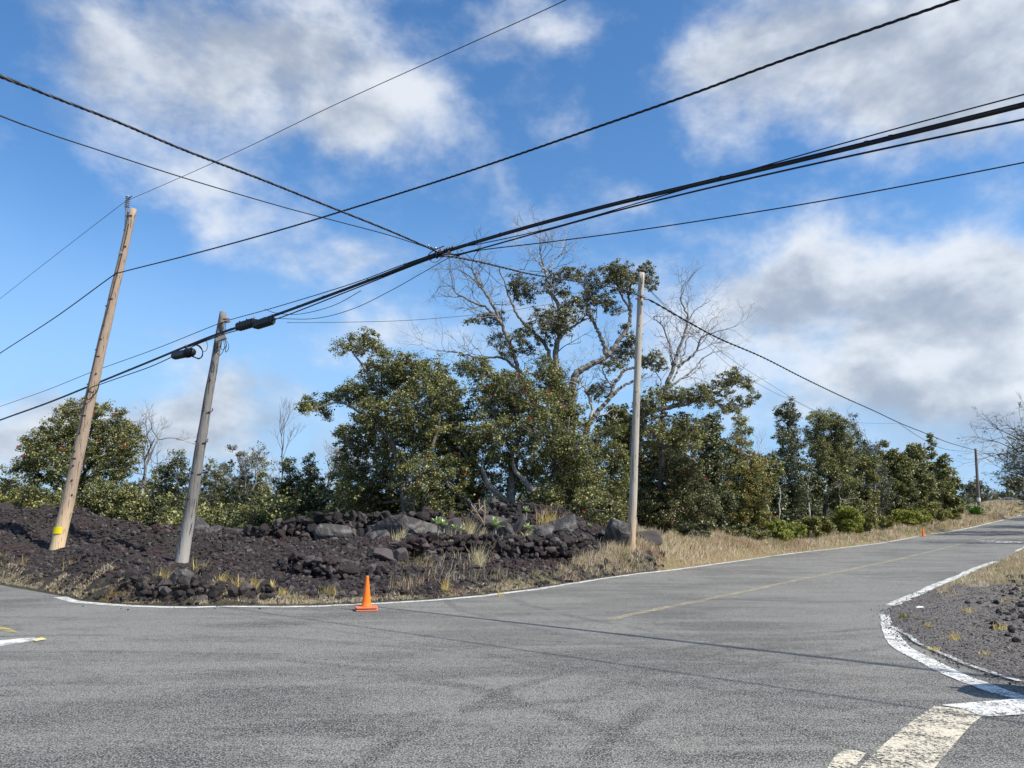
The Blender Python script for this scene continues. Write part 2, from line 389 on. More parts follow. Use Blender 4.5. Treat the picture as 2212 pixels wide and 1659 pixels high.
# ------------------------------------------------------------------ asphalt
m, t, bs, tc, geo = newmat('asphalt')
big = t.noise(tc, .22, 5, .6); 
st2 = t.n('ShaderNodeMapping', {'Vector': tc, 'Rotation': (0, 0, math.radians(20)), 'Scale': (.35, 1.6, 1)}).outputs[0]
streak = t.noise(st2, .9, 6, .7, .6)
tone = t.m('ADD', t.m('MULTIPLY', big, .5), t.m('MULTIPLY', streak, .5))
c = t.mix(t.ss(tone, .42, .57), (.052, .053, .052), (.215, .216, .204))
patch = t.ss(t.noise(tc, .16, 4, .6, .8), .47, .60); c = t.mix(t.m('MULTIPLY', patch, .55), c, (.215, .217, .207))
def arc(cx, cy, r0, w_, amp, c):
    sp = t.n('ShaderNodeSeparateXYZ', {0: tc}); dx = t.m('SUBTRACT', sp.outputs[0], cx); dy = t.m('SUBTRACT', sp.outputs[1], cy)
    rr = t.m('ADD', t.m('SQRT', t.m('ADD', t.m('MULTIPLY', dx, dx), t.m('MULTIPLY', dy, dy))), t.m('MULTIPLY', t.noise(tc, .5, 3), .5))
    f = t.ss(t.m('ABSOLUTE', t.m('SUBTRACT', rr, r0)), w_, w_*.3); f = t.m('MULTIPLY', f, t.ss(t.noise(tc, .8, 5, .75), .36, .56)); return t.mix(t.m('MULTIPLY', f, min(1, amp*1.25)), c, (.036, .036, .037))
for a_ in ((9, 3, 9.2, .16, .75), (9, 3, 10.7, .14, .7), (9.4, 3.6, 9.9, .10, .5), (-6, 3, 8.0, .16, .6), (-6, 3, 9.5, .14, .6), (12, 20, 12.4, .16, .6), (12, 20, 13.9, .15, .55), (4, -4, 12.6, .18, .6), (4, -4, 14.1, .18, .5)): c = arc(*a_, c)
c = t.mix(t.m('MULTIPLY', t.ss(t.noise(tc, .35, 3), .50, .68), .40), c, (.155, .13, .125))
g1 = t.noise(tc, 64, 1, .8); g2 = t.noise(tc, 26, 3, .8); g3 = t.noise(tc, 8, 3, .75)
c = t.mix(t.m('MULTIPLY', t.ss(g1, .52, .64), .85), c, (.46, .46, .435))
c = t.mix(t.m('MULTIPLY', t.ss(g1, .48, .36), .95), c, (.022, .022, .024))
c = t.mix(t.m('MULTIPLY', t.ss(g2, .5, .62), .40), c, (.34, .34, .32))
c = t.mix(t.m('MULTIPLY', t.ss(g2, .48, .36), .55), c, (.035, .035, .038))
c = t.mix(t.m('MULTIPLY', t.ss(g3, .5, .62), .25), c, (.28, .28, .265))
c = t.mix(t.m('MULTIPLY', t.ss(g3, .48, .36), .35), c, (.045, .045, .048))
c = t.n('ShaderNodeVectorMath', {0: c, 1: (.96, .93, .865)}, operation='MULTIPLY').outputs[0]
L(t, c, bs.inputs['Base Color']); bs.inputs['Roughness'].default_value = .85; bump(t, bs, t.m('ADD', g1, g2), .012, .8); M['asphalt'] = m
def road_grid(xa, ya):
    X, Y = np.meshgrid(xa, ya, indexing='ij'); x, y = X.ravel(), Y.ravel(); sdv = road_sd(x, y)
    z = Rz(x, y)+.012*fbm(x*.6, y*.6, 61, 3)*0
    nx, ny = len(xa), len(ya); ii = (np.arange(nx-1)[:, None]*ny+np.arange(ny-1)[None]).ravel()
    Q = np.stack([ii, ii+ny, ii+ny+1, ii+1], -1); keep = sdv[Q].min(1) < 1.0
    V = np.stack([x, y, z], -1); Q = Q[keep]; used, inv = np.unique(Q, return_inverse=True)
    return V[used], inv.reshape(-1, 4)
V, Q = road_grid(axis([(-150, -40, 5), (-40, 60, .6), (60, 180, 4)]), axis([(-120, -10, 5), (-10, 80, .6), (80, 220, 3)]))
struct(mesh_obj('road', V, [Q], M['asphalt']))

# painted markings
def paint_mat(name, col, wear, wscale=20):
    m, t, bs, tc, geo = newmat(name)
    n = t.m('ADD', t.m('MULTIPLY', t.noise(tc, 38, 3, .8), .6), t.m('MULTIPLY', t.noise(tc, 3.5, 5, .7), .4))
    f = t.ss(n, wear-.05, wear+.05); fleck = t.noise(tc, 25, 4)
    c = t.mix(fleck, tuple(v*.75 for v in col), col); L(t, c, bs.inputs['Base Color']); bs.inputs['Roughness'].default_value = .7
    tr = t.n('ShaderNodeBsdfTransparent'); mx = t.n('ShaderNodeMixShader', {0: f, 1: bs.outputs[0], 2: tr.outputs[0]})
    L(t, mx.outputs[0], t.nt.nodes['Material Output'].inputs['Surface']); return m
M['white'] = paint_mat('white_paint', (.78, .77, .71), .53)
M['white_worn'] = paint_mat('worn_white_paint', (.70, .63, .48), .515)
M['white_thin'] = paint_mat('thin_white_paint', (.7, .7, .67), .50)
M['yellow'] = paint_mat('faded_yellow_paint', (.50, .43, .28), .50)
M['yellow2'] = paint_mat('yellow_paint', (.75, .58, .16), .50)
M['yellow3'] = paint_mat('fresh_yellow_paint', (.80, .66, .30), .66)
def ribbon(name, pix, width, mat, wob=.02, dz=.008, pts=None):
    P = np.array([ground_px(*p) for p in pix]) if pts is None else np.array(pts)
    P3 = smoothpath(np.c_[P, np.zeros(len(P))], 14)[:, :2]
    d = np.gradient(P3, axis=0); d /= np.linalg.norm(d, axis=1)[:, None]; n = np.c_[-d[:, 1], d[:, 0]]
    s = np.r_[0, np.cumsum(np.linalg.norm(np.diff(P3, axis=0), axis=1))]
    wl = width/2*(1+.25*fbm(s*4, s*0+3, 71)); wr = width/2*(1+.25*fbm(s*4, s*0+9, 73)); off = wob*fbm(s*1.2, s*0, 75)*3
    V = np.vstack([P3+n*(off+wl)[:, None], P3+n*(off-wr)[:, None]]); N = len(P3); i = np.arange(N-1)
    z = Rz(V[:, 0], V[:, 1])+dz
    return struct(mesh_obj(name, np.c_[V, z], [np.stack([i, i+N, i+N+1, i+1], -1)], mat))
def poly_mark(name, pix, mat, dz=.008):
    P = np.array([ground_px(*p) for p in pix]); c = P.mean(0); V = np.vstack([P, c]); n = len(P); i = np.arange(n)
    return struct(mesh_obj(name, np.c_[V, Rz(V[:, 0], V[:, 1])+dz], [np.stack([i, (i+1) % n, np.full(n, n)], -1)], mat))
fe = [p+np.array([.02, -.16]) for p in far_edge]
ribbon('edge_line', None, .26, M['white'], .05, pts=fe)
ribbon('centre_line', [(606, 620), (660, 609), (741, 592.5), (810, 577.5), (879, 563.5), (953, 546), (985, 538.3), (1024, 529.5)], .19, M['yellow'], .03)
re = [p+np.array([-.14, .10]) for p in right_edge]
ribbon('edge_line', None, .24, M['white'], .04, pts=re[:-1])
ribbon('edge_line', [ez(1390, 98), ez(1437, 76), ez(1500, 52)], .3, M['white'], .03)
ribbon('curve_line', [ez(462, 556), ez(462, 610), ez(482, 690), ez(545, 770), ez(650, 845), ez(780, 915), ez(930, 985), ez(1080, 1045), ez(1250, 1108), ez(1437, 1158), ez(1600, 1200)], .24, M['white'], .03)
ribbon('curve_line', [ez(528, 655), ez(600, 713), ez(700, 775), ez(850, 845), ez(1000, 908), ez(1150, 960), ez(1300, 1008), ez(1437, 1048)], .085, M['white_thin'], .04, dz=.024)
poly_mark('painted_patch', [ez(450, 528), ez(490, 520), ez(545, 548), ez(500, 552), ez(465, 548)], M['white_thin'], .012)
poly_mark('stop_bar', [ez(790, 1218), ez(900, 1228), ez(1010, 1242), ez(1140, 1290), ez(1070, 1340), ez(980, 1440), ez(880, 1560), ez(790, 1670), ez(600, 1900), ez(80, 1900), ez(255, 1665), ez(420, 1500), ez(600, 1350)], M['white_worn'], .008)
poly_mark('side_stripe', [ez(840, 1213), ez(1040, 1196), ez(1250, 1180), ez(1460, 1160), ez(1460, 1278), ez(1300, 1290), ez(1140, 1296), ez(1010, 1243)], M['white'], .012)
poly_mark('painted_patch', [ez(20, 1660), ez(70, 1590), ez(140, 1530), ez(230, 1540), ez(300, 1560), ez(250, 1620), ez(200, 1680), ez(60, 1720)], M['white_worn'], .008)
poly_mark('stop_bar', [(-60, 646.5), (-20, 643), (0, 640.8), (20, 638.8), (34, 638.2), (38, 640), (28, 642.5), (0, 646.6), (-60, 655)], M['white'], .008)
poly_mark('centre_line', [(-80, 609), (0, 627), (10, 629), (18, 632.5), (8, 632), (0, 630), (-80, 613)], M['yellow2'], .008)
poly_mark('painted_patch', [(33.5, 641), (37, 639), (42, 638.2), (47.5, 640), (40, 641), (36, 642)], M['yellow3'], .012)
# painted words on the road
def road_text(txt, c, xdir, ydir, size, stretch):
    cu = bpy.data.curves.new('txt', 'FONT'); cu.body = txt; cu.size = size; cu.align_x = 'CENTER'; cu.align_y = 'CENTER'; cu.offset = .035
    to = bpy.data.objects.new('txt', cu); COL.objects.link(to); bpy.context.view_layer.update()
    me = bpy.data.meshes.new_from_object(to); bpy.data.objects.remove(to)
    V = np.zeros(len(me.vertices)*3); me.vertices.foreach_get('co', V); V = V.reshape(-1, 3)
    P = np.asarray(c)+V[:, :1]*xdir+V[:, 1:2]*ydir*stretch
    V = np.c_[P, Rz(P[:, 0], P[:, 1])+.014]; me.vertices.foreach_set('co', V.ravel()); me.materials.clear(); me.materials.append(M['white'])
    o = bpy.data.objects.new('speed_marking', me); COL.objects.link(o); me.update(); return struct(o)
xd = np.array([RD[1], -RD[0]])
road_text('20', ground_px(986, 541.2), xd, RD, .95, 2.3)
road_text('MPH', ground_px(1012.5, 542.4), xd, RD, .90, 2.3)

# ------------------------------------------------------------------ rocks
def ico(sub):
    import bmesh
    bm = bmesh.new(); bmesh.ops.create_icosphere(bm, subdivisions=sub, radius=1); bm.verts.ensure_lookup_table()
    V = np.array([v.co[:] for v in bm.verts]); Fc = np.array([[v.index for v in f.verts] for f in bm.faces]); bm.free(); return V, Fc
ICO = {k: ico(k) for k in (1, 2, 3, 4)}
def rocks(C, S, sub=2, planes=9, flat=.75, rough=.12, seed=1):
    r = np.random.default_rng(seed); V0, F0 = ICO[sub]; n = len(C); C = np.asarray(C, float); S = np.asarray(S, float)
    N = r.normal(size=(n, planes, 3)); N /= np.linalg.norm(N, axis=2)[..., None]; d = r.uniform(.45, .95, (n, planes))
    dots = np.einsum('vk,npk->nvp', V0, N); rr = np.where(dots > .05, d[:, None, :]/np.maximum(dots, .05), 9).min(2); rr = np.minimum(rr, 1.15)
    rr *= 1+rough*r.normal(size=rr.shape)
    V = V0[None]*rr[..., None]*(r.uniform(.7, 1.25, (n, 1, 3))*np.array([1, 1, flat]))
    a = r.uniform(0, 6.28, n); ca, sa = np.cos(a)[:, None], np.sin(a)[:, None]
    V = np.stack([V[..., 0]*ca-V[..., 1]*sa, V[..., 0]*sa+V[..., 1]*ca, V[..., 2]], -1)*S[:, None, None]+C[:, None]
    Fa = (F0[None]+(np.arange(n)*len(V0))[:, None, None]).reshape(-1, 3)
    return V.reshape(-1, 3), Fa
m, t, bs, tc, geo = newmat('lava_rock')
c = lava_color(t, tc); rp = geo.outputs['Random Per Island']
c = t.mix(t.ss(rp, .70, 1.0, 0, .7), c, (.15, .13, .125)); c = t.mix(t.ss(rp, .25, .0, 0, .6), c, (.018, .016, .017))
L(t, c, bs.inputs['Base Color']); bs.inputs['Roughness'].default_value = .92; bump(t, bs, t.noise(tc, 28, 6, .75), .05, .9); M['rock'] = m
m, t, bs, tc, geo = newmat('smooth_grey_lava')
wv = t.noise(tc, 1.2, 4, .5, 2.0)
c = t.mix(t.ss(wv, .42, .62), (.062, .057, .054), (.16, .15, .14)); c = t.mix(t.ss(t.noise(tc, 7, 6, .7), .52, .7, 0, .6), c, (.05, .045, .045))
L(t, c, bs.inputs['Base Color']); bs.inputs['Roughness'].default_value = .85; bump(t, bs, t.m('ADD', wv, t.noise(tc, 14, 5)), .08, .9); M['slab'] = m

def sample_lava(n, seed, y0=15.5, y1=32):
    r = np.random.default_rng(seed); out = []
    while sum(map(len, out)) < n:
        y = r.uniform(y0, y1, n*2); u = r.uniform(ray(-30, 550)[0], ray(690, 550)[0], n*2); x = u*y
        s = road_sd(x, y); k = np.clip(lava_mask(x, y, s)*np.clip((s-.2)/1.5, .05, 1)+.30*(s > .06), 0, 1)*(lava_mask(x+0, y+.4, s+.6) > .2) > r.uniform(0, 1, n*2); out.append(np.c_[x, y][k])
    return np.concatenate(out)[:n]
g = G()
P = sample_lava(62000, 3); r = np.random.default_rng(4); S = .016+.075*r.uniform(0, 1, len(P))**3.5; cl = vnoise(P[:, 0]*.6, P[:, 1]*.6, 7); S *= .6+.9*cl
z = Zs(P[:, 0], P[:, 1]); g.add(*rocks(np.c_[P, z+S*.15], S, 1, 7, .8, .1, 5))
P = sample_lava(2600, 13); S = .05+.11*r.uniform(0, 1, len(P))**2.5; k = vnoise(P[:, 0]*.6, P[:, 1]*.6, 7) > .45; P, S = P[k], S[k]
z = Zs(P[:, 0], P[:, 1]); g.add(*rocks(np.c_[P, z+S*.2], S, 2, 14, .8, .07, 6))
tag(g.obj('lava_rubble', M['rock']), 'loose dark brown lava rubble heaped beside the road', 'rubble', kind='stuff')

def pix_line(L_, D):
    return [pt(px, py, d) for (px, py), d in zip(L_, D)]
def wall(name, label, base, hgt, size, seed, thick=.45):
    """dry stacked rocks along a 3D polyline of base points; hgt per point"""
    B = smoothpath(np.array(base), 10); H = np.interp(np.linspace(0, 1, len(B)), np.linspace(0, 1, len(hgt)), hgt); r = np.random.default_rng(seed)
    s = np.r_[0, np.cumsum(np.linalg.norm(np.diff(B[:, :2], axis=0), axis=1))]; C = []; S = []
    for row in range(16):
        zz = row*size*.62
        x = r.uniform(0, size)
        while x < s[-1]:
            i = min(np.searchsorted(s, x), len(B)-1); hh = H[i]
            if zz < hh:
                sz = size*r.uniform(.32, .85) if r.random() < .8 else size*r.uniform(.8, 1.15)
                p = B[i]+np.array([r.normal()*.05, r.normal()*.06+zz*.35, 0]); C.append([p[0], p[1], p[2]+zz+r.normal()*.03]); S.append(sz*.62)
                if r.random() < .8: C.append([p[0]+r.normal()*.1, p[1]+thick*r.uniform(.5, 1), p[2]+zz]); S.append(sz*.75)
                x += sz*1.12
            else: x += size*.5
    g = G(); g.add(*rocks(C, np.array(S)*1.2, 3, 15, .85, .03, seed)); return tag(g.obj(name, M['rock']), label, 'wall')
def gp(px, py, D): p = pt(px, py, D); return p
def gpz(px, py, D):
    p = pt(px, py, D); p[2] = Zg(p[0], p[1]); return p
wall('rock_wall', 'upper dry stacked wall of dark lava rocks below the trees', [gp(228, 541, 28.6), gp(275, 539, 28.4), gp(323, 538, 28.2), (gp(400, 538, 28.2)), gp(485, 536, 28.2)], [.3, .62, .86, .86, .76], .32, 21)
wall('rock_wall', 'lower terrace wall of stacked lava rocks in front of the mound', [gp(368, 561, 23.6), gp(400, 560, 23.6), gp(440, 556, 23.8), gp(480, 555, 23.8), gp(530, 556, 24.0), gp(560, 553, 24.6), gp(592, 548, 26.6)], [.36, .55, .62, .62, .62, .58, .42], .27, 22)
wall('rock_wall', 'low curved bank of rocks left of the orange cone', [gp(276, 567, 21.2), gp(300, 575, 20.8), gp(325, 581, 20.4), gp(350, 584, 20.2), gp(384, 583, 20.4)], [.36, .48, .50, .46, .3], .26, 23)
wall('rock_wall', 'low rock bank at the foot of the grey leaning pole', [gp(118, 577, 18.5), gp(145, 590, 17), gp(175, 597, 16.7), gp(205, 598, 16.6), gp(245, 597, 16.8), gp(280, 596, 17)], [.12, .24, .32, .30, .22, .12], .22, 24)
wall('rock_wall', 'stacked rocks edging the top of the lava mound', [gp(478, 524, 28.6), gp(500, 519, 28.7), gp(525, 520, 28.8), gp(550, 522, 29), gp(575, 525, 29.6)], [.3, .55, .5, .4, .2], .26, 25)
wall('rock_wall', 'short stub of stacked rocks left of the boulder by the plain pole', [gp(588, 547, 28.5), gp(600, 546, 28.6), gp(616, 545, 28.6)], [.4, .5, .5], .22, 26)

def boulder(px, py, D, size, label, mat='slab', seed=1, rot=0):
    V0, F0 = ICO[4]; r = np.random.default_rng(seed); N = r.normal(size=(17, 3)); N /= np.linalg.norm(N, axis=1)[:, None]; d = r.uniform(.50, .86, 17)
    dots = V0@N.T; rr = np.minimum(np.where(dots > .05, d/np.maximum(dots, .05), 9).min(1), 1.15)
    V = V0*rr[:, None]; V *= 1+.035*fbm(V[:, 0]*3+9, V[:, 1]*3+V[:, 2]*2.3, 5, 4)[:, None]*2
    V *= np.asarray(size)*.5*1.42; c, s = math.cos(rot), math.sin(rot); V = V@np.array([[c, 0, -s], [0, 1, 0], [s, 0, c]])
    p = pt(px, py, D); o = mesh_obj('boulder', V, [F0], M[mat]); o.location = p; return tag(o, label, 'boulder')
boulder(402, 530, 27.7, (1.9, .55, .9), 'large smooth grey lava slab set in the upper wall', seed=31)
boulder(380, 536, 27.7, (.9, .7, .5), 'small grey slab at the foot of the large lava slab', seed=32)
boulder(335, 534, 27.9, (.95, .7, .65), 'pale grey angular boulder at the left of the upper wall', seed=33)
boulder(381, 554, 23.2, (.6, .55, .42), 'rounded dark boulder at the left end of the lower wall', 'rock', 34)
boulder(401, 555, 23.3, (.5, .5, .42), 'smaller brown rock right beside the rounded dark boulder', 'rock', 35)
boulder(556, 530, 27.4, (1.3, .9, .66), 'big grey boulder on the right of the mound', seed=36, rot=-.25)
boulder(541, 533, 27.0, (1.0, .7, .45), 'low flat grey boulder on the mound beside the pale grass', seed=37)
boulder(506, 532, 26.8, (.65, .5, .65), 'small pointed grey boulder at the mound foot', seed=38, rot=.4)
boulder(517, 529, 27.0, (.35, .4, .75), 'narrow upright dark stone beside the pointed boulder', 'rock', 39, rot=.3)
boulder(618, 538, 28.2, (.95, .8, 1.0), 'grey boulder standing just left of the plain pole', seed=40)
boulder(577, 547, 26.6, (1.0, .6, .65), 'grey streaked slab at the right end of the lower wall', seed=41)
boulder(196, 530.5, 30, (1.1, .9, .7), 'rounded grey boulder behind the grey leaning pole', seed=42)
boulder(213, 534, 30, (.8, .7, .5), 'dark grey boulder to the right of the rounded one behind the pole', seed=43)
boulder(232, 535, 30, (1.1, .7, .45), 'low grey slab at the left start of the upper wall', seed=44)
boulder(204, 575, 17.4, (.62, .35, .2), 'flat pale slab lying at the foot of the grey leaning pole', seed=45, rot=.25)
boulder(183, 577, 17.2, (.42, .35, .3), 'small grey rock beside the flat pale slab', seed=46)
boulder(492, 524, 28.2, (.9, .6, .7), 'dark rock outcrop on the left shoulder of the mound', 'rock', 47)
boulder(650, 537, 30.6, (1.0, .7, .5), 'dark boulder half buried right of the plain pole', 'rock', 48)
boulder(452, 528, 28.2, (.9, .6, .6), 'brown boulder in the wall behind the pale grass clump', 'rock', 49)

# ------------------------------------------------------------------ wooden poles
def wood(name, a, b, c2, dark):
    m, t, bs, tc, geo = newmat(name)
    sx = t.n('ShaderNodeMapping', {'Vector': tc, 'Scale': (11, 11, .55)}).outputs[0]; gr = t.noise(sx, 1.6, 8, .7)
    sx2 = t.n('ShaderNodeMapping', {'Vector': tc, 'Scale': (9, 9, .35)}).outputs[0]; cr = t.noise(sx2, 2.4, 5, .6)
    z = t.n('ShaderNodeSeparateXYZ', {0: tc}).outputs[2]
    hgt = t.ss(t.m('ADD', z, t.m('MULTIPLY', t.noise(tc, 1.1, 3), 1.5)), 0.8, 3.2)
    c = t.mix(gr, a, b); c = t.mix(t.m('MULTIPLY', t.m('SUBTRACT', 1.0, hgt), .7), c, c2)
    c = t.mix(t.ss(cr, .56, .66, 0, dark), c, (.035, .03, .027))
    L(t, c, bs.inputs['Base Color']); bs.inputs['Roughness'].default_value = .85; bump(t, bs, t.m('ADD', gr, t.m('MULTIPLY', t.ss(cr, .60, .68), -1.0)), .03, .8); return m
M['wood_tan'] = wood('weathered_tan_wood', (.20, .145, .105), (.54, .41, .30), (.90, .66, .38), .6)
M['wood_grey'] = wood('weathered_grey_wood', (.06, .055, .05), (.34, .32, .29), (.50, .47, .42), 1.0)
M['wood_pale'] = wood('pale_pole_wood', (.30, .265, .215), (.54, .49, .41), (.52, .34, .18), .4)
M['wood_far'] = wood('brown_pole_wood', (.12, .095, .075), (.25, .2, .16), (.2, .16, .12), .4)
def simple(name, col, rough=.6, metal=0, bumpn=0):
    m, t, bs, tc, geo = newmat(name); c = t.mix(t.noise(tc, 18, 4), tuple(v*.7 for v in col), tuple(min(1, v*1.15) for v in col)); L(t, c, bs.inputs['Base Color'])
    bs.inputs['Roughness'].default_value = rough; bs.inputs['Metallic'].default_value = metal; return m
M['black'] = simple('black_rubber', (.012, .012, .013), .5); M['steel'] = simple('galvanised_steel', (.35, .36, .37), .4, .8)
M['darksteel'] = simple('rusty_bolt_steel', (.07, .045, .035), .7, .3); M['ins'] = simple('grey_insulator', (.36, .40, .43), .35)
M['box'] = simple('grey_plastic', (.30, .31, .32), .5); M['tagyel'] = simple('yellow_tag', (.95, .74, .005), .5); M['wire'] = simple('cable_black', (.016, .016, .018), .45)
M['wirelt'] = simple('bare_aluminium_wire', (.10, .10, .105), .45, .3); M['whitep'] = simple('white_plastic', (.75, .75, .72), .5); M['clay'] = simple('brown_insulator', (.35, .17, .10), .4)
def pole(name, label, bpx, tpx, D, r0, r1, mat, Dt=None):
    b = pt(bpx[0], bpx[1], D); tp = pt(tpx[0], tpx[1], Dt or D); E = empty(name, b, label, 'utility pole', 'utility poles')
    ax = (tp-b); Ln = np.linalg.norm(ax); ax = ax/Ln; t_ = np.linspace(-.05, 1, 40)
    P = b+np.outer(t_*Ln, ax); P += np.c_[.02*np.sin(t_*7), .02*np.cos(t_*5), t_*0]*np.clip(1-t_, 0, 1)[:, None]
    R = r0+(r1-r0)*np.clip(t_, 0, 1)+.012*np.clip(.08-t_, 0, .1)/.08
    V, Q, C = tube(P, R, 20); sh = V.copy(); V += .006*np.sin(V[:, 2:3]*3+np.arctan2(V[:, 1:2]-P[0, 1], V[:, 0:1]-P[0, 0])*5)*norm([1, 1, 0])
    o = mesh_obj('post', V, [Q, C], M[mat], E, True, b)
    for f in o.data.polygons: 
        if len(f.vertices) == 3: f.use_smooth = False
    return E, b, tp, ax, Ln
def on_pole(b, ax, Ln, t): return b+ax*Ln*t
facing = np.array([0, -1, 0.])
p1, b1, t1, ax1, L1 = pole('utility_pole', 'tallest pole, brown and leaning right, yellow tag near its foot', (55.3, 554), (133.3, 209), 27, .225, .125, 'wood_tan')
p2, b2, t2, ax2, L2 = pole('utility_pole', 'grey cracked leaning pole carrying the splice boxes', (180, 569), (223, 312), 25.8, .21, .11, 'wood_grey')
p3, b3, t3, ax3, L3 = pole('utility_pole', 'plain pale pole in front of the right trees', (630.5, 555), (641.5, 273), 28, .15, .115, 'wood_pale')
Dfp = 104.0
p4, b4, t4, ax4, L4 = pole('utility_pole', 'distant brown pole by the road beyond the second cone', (979.5, 514), (975.5, 448.5), Dfp, .21, .15, 'wood_far')
def bolts(E, b, ax, Ln, r, ts, seed, sz=.03, side=None):
    rr = np.random.default_rng(seed)
    for t_ in ts:
        c = on_pole(b, ax, Ln, t_); a = rr.uniform(-1.1, 1.1) if side is None else side*1.5; d = np.array([math.sin(a), -math.cos(a), 0]); rad = r(t_)
        g = G(); addtube(g, [c+d*(rad-.03), c+d*(rad+.05)], sz*.5, 6); addtube(g, [c+d*(rad-.004), c+d*(rad+.015)], sz, 6); g.obj('bolt', M['darksteel'], E, loc=b)
r1f = lambda t: .225-.10*t; r2f = lambda t: .21-.10*t; r3f = lambda t: .15-.035*t
bolts(p1, b1, ax1, L1, r1f, [.985, .93, .88, .80, .70, .64, .60, .57, .50, .47, .40, .33, .28, .24, .2, .16], 3, .035)
bolts(p2, b2, ax2, L2, r2f, [.95, .92, .72, .6, .48, .36, .26, .16], 5, .035)
bolts(p3, b3, ax3, L3, r3f, [.96, .90, .80, .56, .3], 6, .025)
# crosspin notches on brown pole
for t_ in (.975, .72, .55, .38, .26):
    g = G(); c = on_pole(b1, ax1, L1, t_); addbox(g, c+np.array([0, -r1f(t_)+.004, 0]), frame_from((1, 0, .05)), (.16, .03, .035)); g.obj('bracket_scar', M['darksteel'], p1, loc=b1)
# top bracket + insulator of pole 1
g = G(); q = on_pole(b1, ax1, L1, .955); topi = pt(127.5, 200, 27)
addtube(g, smoothpath([q+(-.14, 0, -.3), q+(-.16, 0, .2), pt(126.5, 211, 27), pt(127, 205, 27)], 6), [.05]*19, 8); g.obj('bracket', M['steel'], p1, loc=b1)
for zz in (.0,):
    g = G(); Pi = np.array([topi+np.array([0, 0, a]) for a in np.linspace(-.28, .16, 23)]); Ri = np.array([.045+(.045 if i % 4 == 0 else 0) for i in range(23)]); Ri[-1] = .04
    addtube(g, Pi, Ri, 12); g.obj('insulator', M['ins'], p1, loc=b1)
g = G(); t0 = .064; V = []; 
for zz in (-.115, .115):
    for a in np.radians(np.linspace(-90, 38, 12)):
        c = on_pole(b1, ax1, L1, t0)+ax1*zz; rr = .232; V.append(c+np.array([math.sin(a)*rr, -math.cos(a)*rr, 0]))
V = np.array(V); i = np.arange(11); g.add(V, np.stack([i, i+1, i+13, i+12], -1)); g.obj('yellow_tag', M['tagyel'], p1, loc=b1)
g = G(); c = on_pole(b1, ax1, L1, .86)+np.array([-.02, -.15, 0]); addbox(g, c, frame_from((1, 0, .2)), (.16, .03, .10)); g.obj('metal_plate', M['box'], p1, loc=b1)
g = G(); Pw = [on_pole(b1, ax1, L1, a)+np.array([.0+.05*math.sin(a*9), -r1f(a)-.012, 0]) for a in np.linspace(.95, .33, 24)]; addtube(g, Pw, .012, 5); g.obj('ground_wire', M['darksteel'], p1, loc=b1)
g = G(); Pw = [pt(px, py, 26.74) for px, py in ((100, 382), (97.5, 385), (90.5, 388), (87, 395), (87, 399), (89, 399.5), (93, 396), (97, 391), (99, 385))]; addtube(g, smoothpath(Pw, 6), .017, 6); g.obj('cable_loop', M['wire'], p1, loc=b1)
# pole 2 fittings
def p2c(zx, zy): return (143.4+zx*.0648, 286.8+zy*.0648)
g = G(); c = pt(*p2c(1195, 775), 25.5); addbox(g, c, frame_from(pt(*p2c(1280, 735), 25.5)-pt(*p2c(1120, 790), 25.5)), (.36, .12, .22)); g.obj('junction_box', M['box'], p2, loc=b2)
for k, pl in enumerate([[(1250, 800), (1210, 850), (1200, 950), (1240, 965), (1275, 900), (1260, 830), (1245, 800)], [(1265, 800), (1310, 880), (1315, 950), (1280, 1005), (1265, 990), (1280, 900), (1255, 800)],
                        [(1240, 820), (1250, 930), (1220, 1010), (1180, 1055), (1140, 1030), (1120, 980), (1130, 930), (1160, 880)], [(1250, 560), (1245, 620), (1250, 690)], [(1270, 560), (1268, 620), (1270, 690)], [(1150, 850), (1200, 880), (1190, 920), (1130, 940)]]):
    g = G(); addtube(g, smoothpath([pt(*p2c(*q), 25.4) for q in pl], 6), .011, 5); g.obj('loose_wire', M['wire'], p2, loc=b2)
for zx, zy in ((1275, 500), (1290, 545)):
    g = G(); c = pt(*p2c(zx, zy), 25.6); addtube(g, [c+(-.12, 0, 0), c+(-.03, 0, 0.01), c+(.0, 0, 0.01), c+(.12, 0, .02)], [.02, .045, .045, .02], 8); g.obj('insulator', M['clay'], p2, loc=b2)
for ta in (.60, .48, .36):
    g = G(); c = on_pole(b2, ax2, L2, ta)
    addtube(g, smoothpath([c+(r2f(ta)-.05, -.16, -.05), c+(r2f(ta)+.02, -.08, -.03), c+(r2f(ta)+.05, 0, 0.02), c+(r2f(ta)+.05, 0, .1)], 4), .018, 6); g.obj('step_bolt', M['darksteel'], p2, loc=b2)
g = G(); c = on_pole(b3, ax3, L3, .915); addtube(g, [c+(0, -.0, -.02), c+(0, 0, .0), c+(0, 0, .02)], [.127, .129, .127], 20); g.obj('band', M['steel'], p3, loc=b3)
g = G(); Pw = [on_pole(b3, ax3, L3, a)+np.array([.03*math.sin(a*60), -.14, 0]) for a in np.linspace(.99, .84, 12)]; addtube(g, Pw, .009, 5); g.obj('guy_wire', M['darksteel'], p3, loc=b3)
for sx in (-1, 1):
    g = G(); c = pt(641.5+sx*2, 299, 27.85); addtube(g, [c, c+(sx*.03, -.03, .0), c+(sx*.16, -.02, -.01*sx)], [.02, .045, .03], 8); g.obj('insulator', M['clay'], p3, loc=b3)
g = G(); c = b4+ax4*1.9; addtube(g, [c+(0, 0, -.25), c+(0, 0, .25)], .22, 12); g.obj('white_band', M['whitep'], p4, loc=b4)
for zz in (-.5, -.9):
    g = G(); c = t4+np.array([.3, 0, zz]); addbox(g, c, np.eye(3), (.5, .12, .12)); g.obj('bracket', M['whitep'], p4, loc=b4)

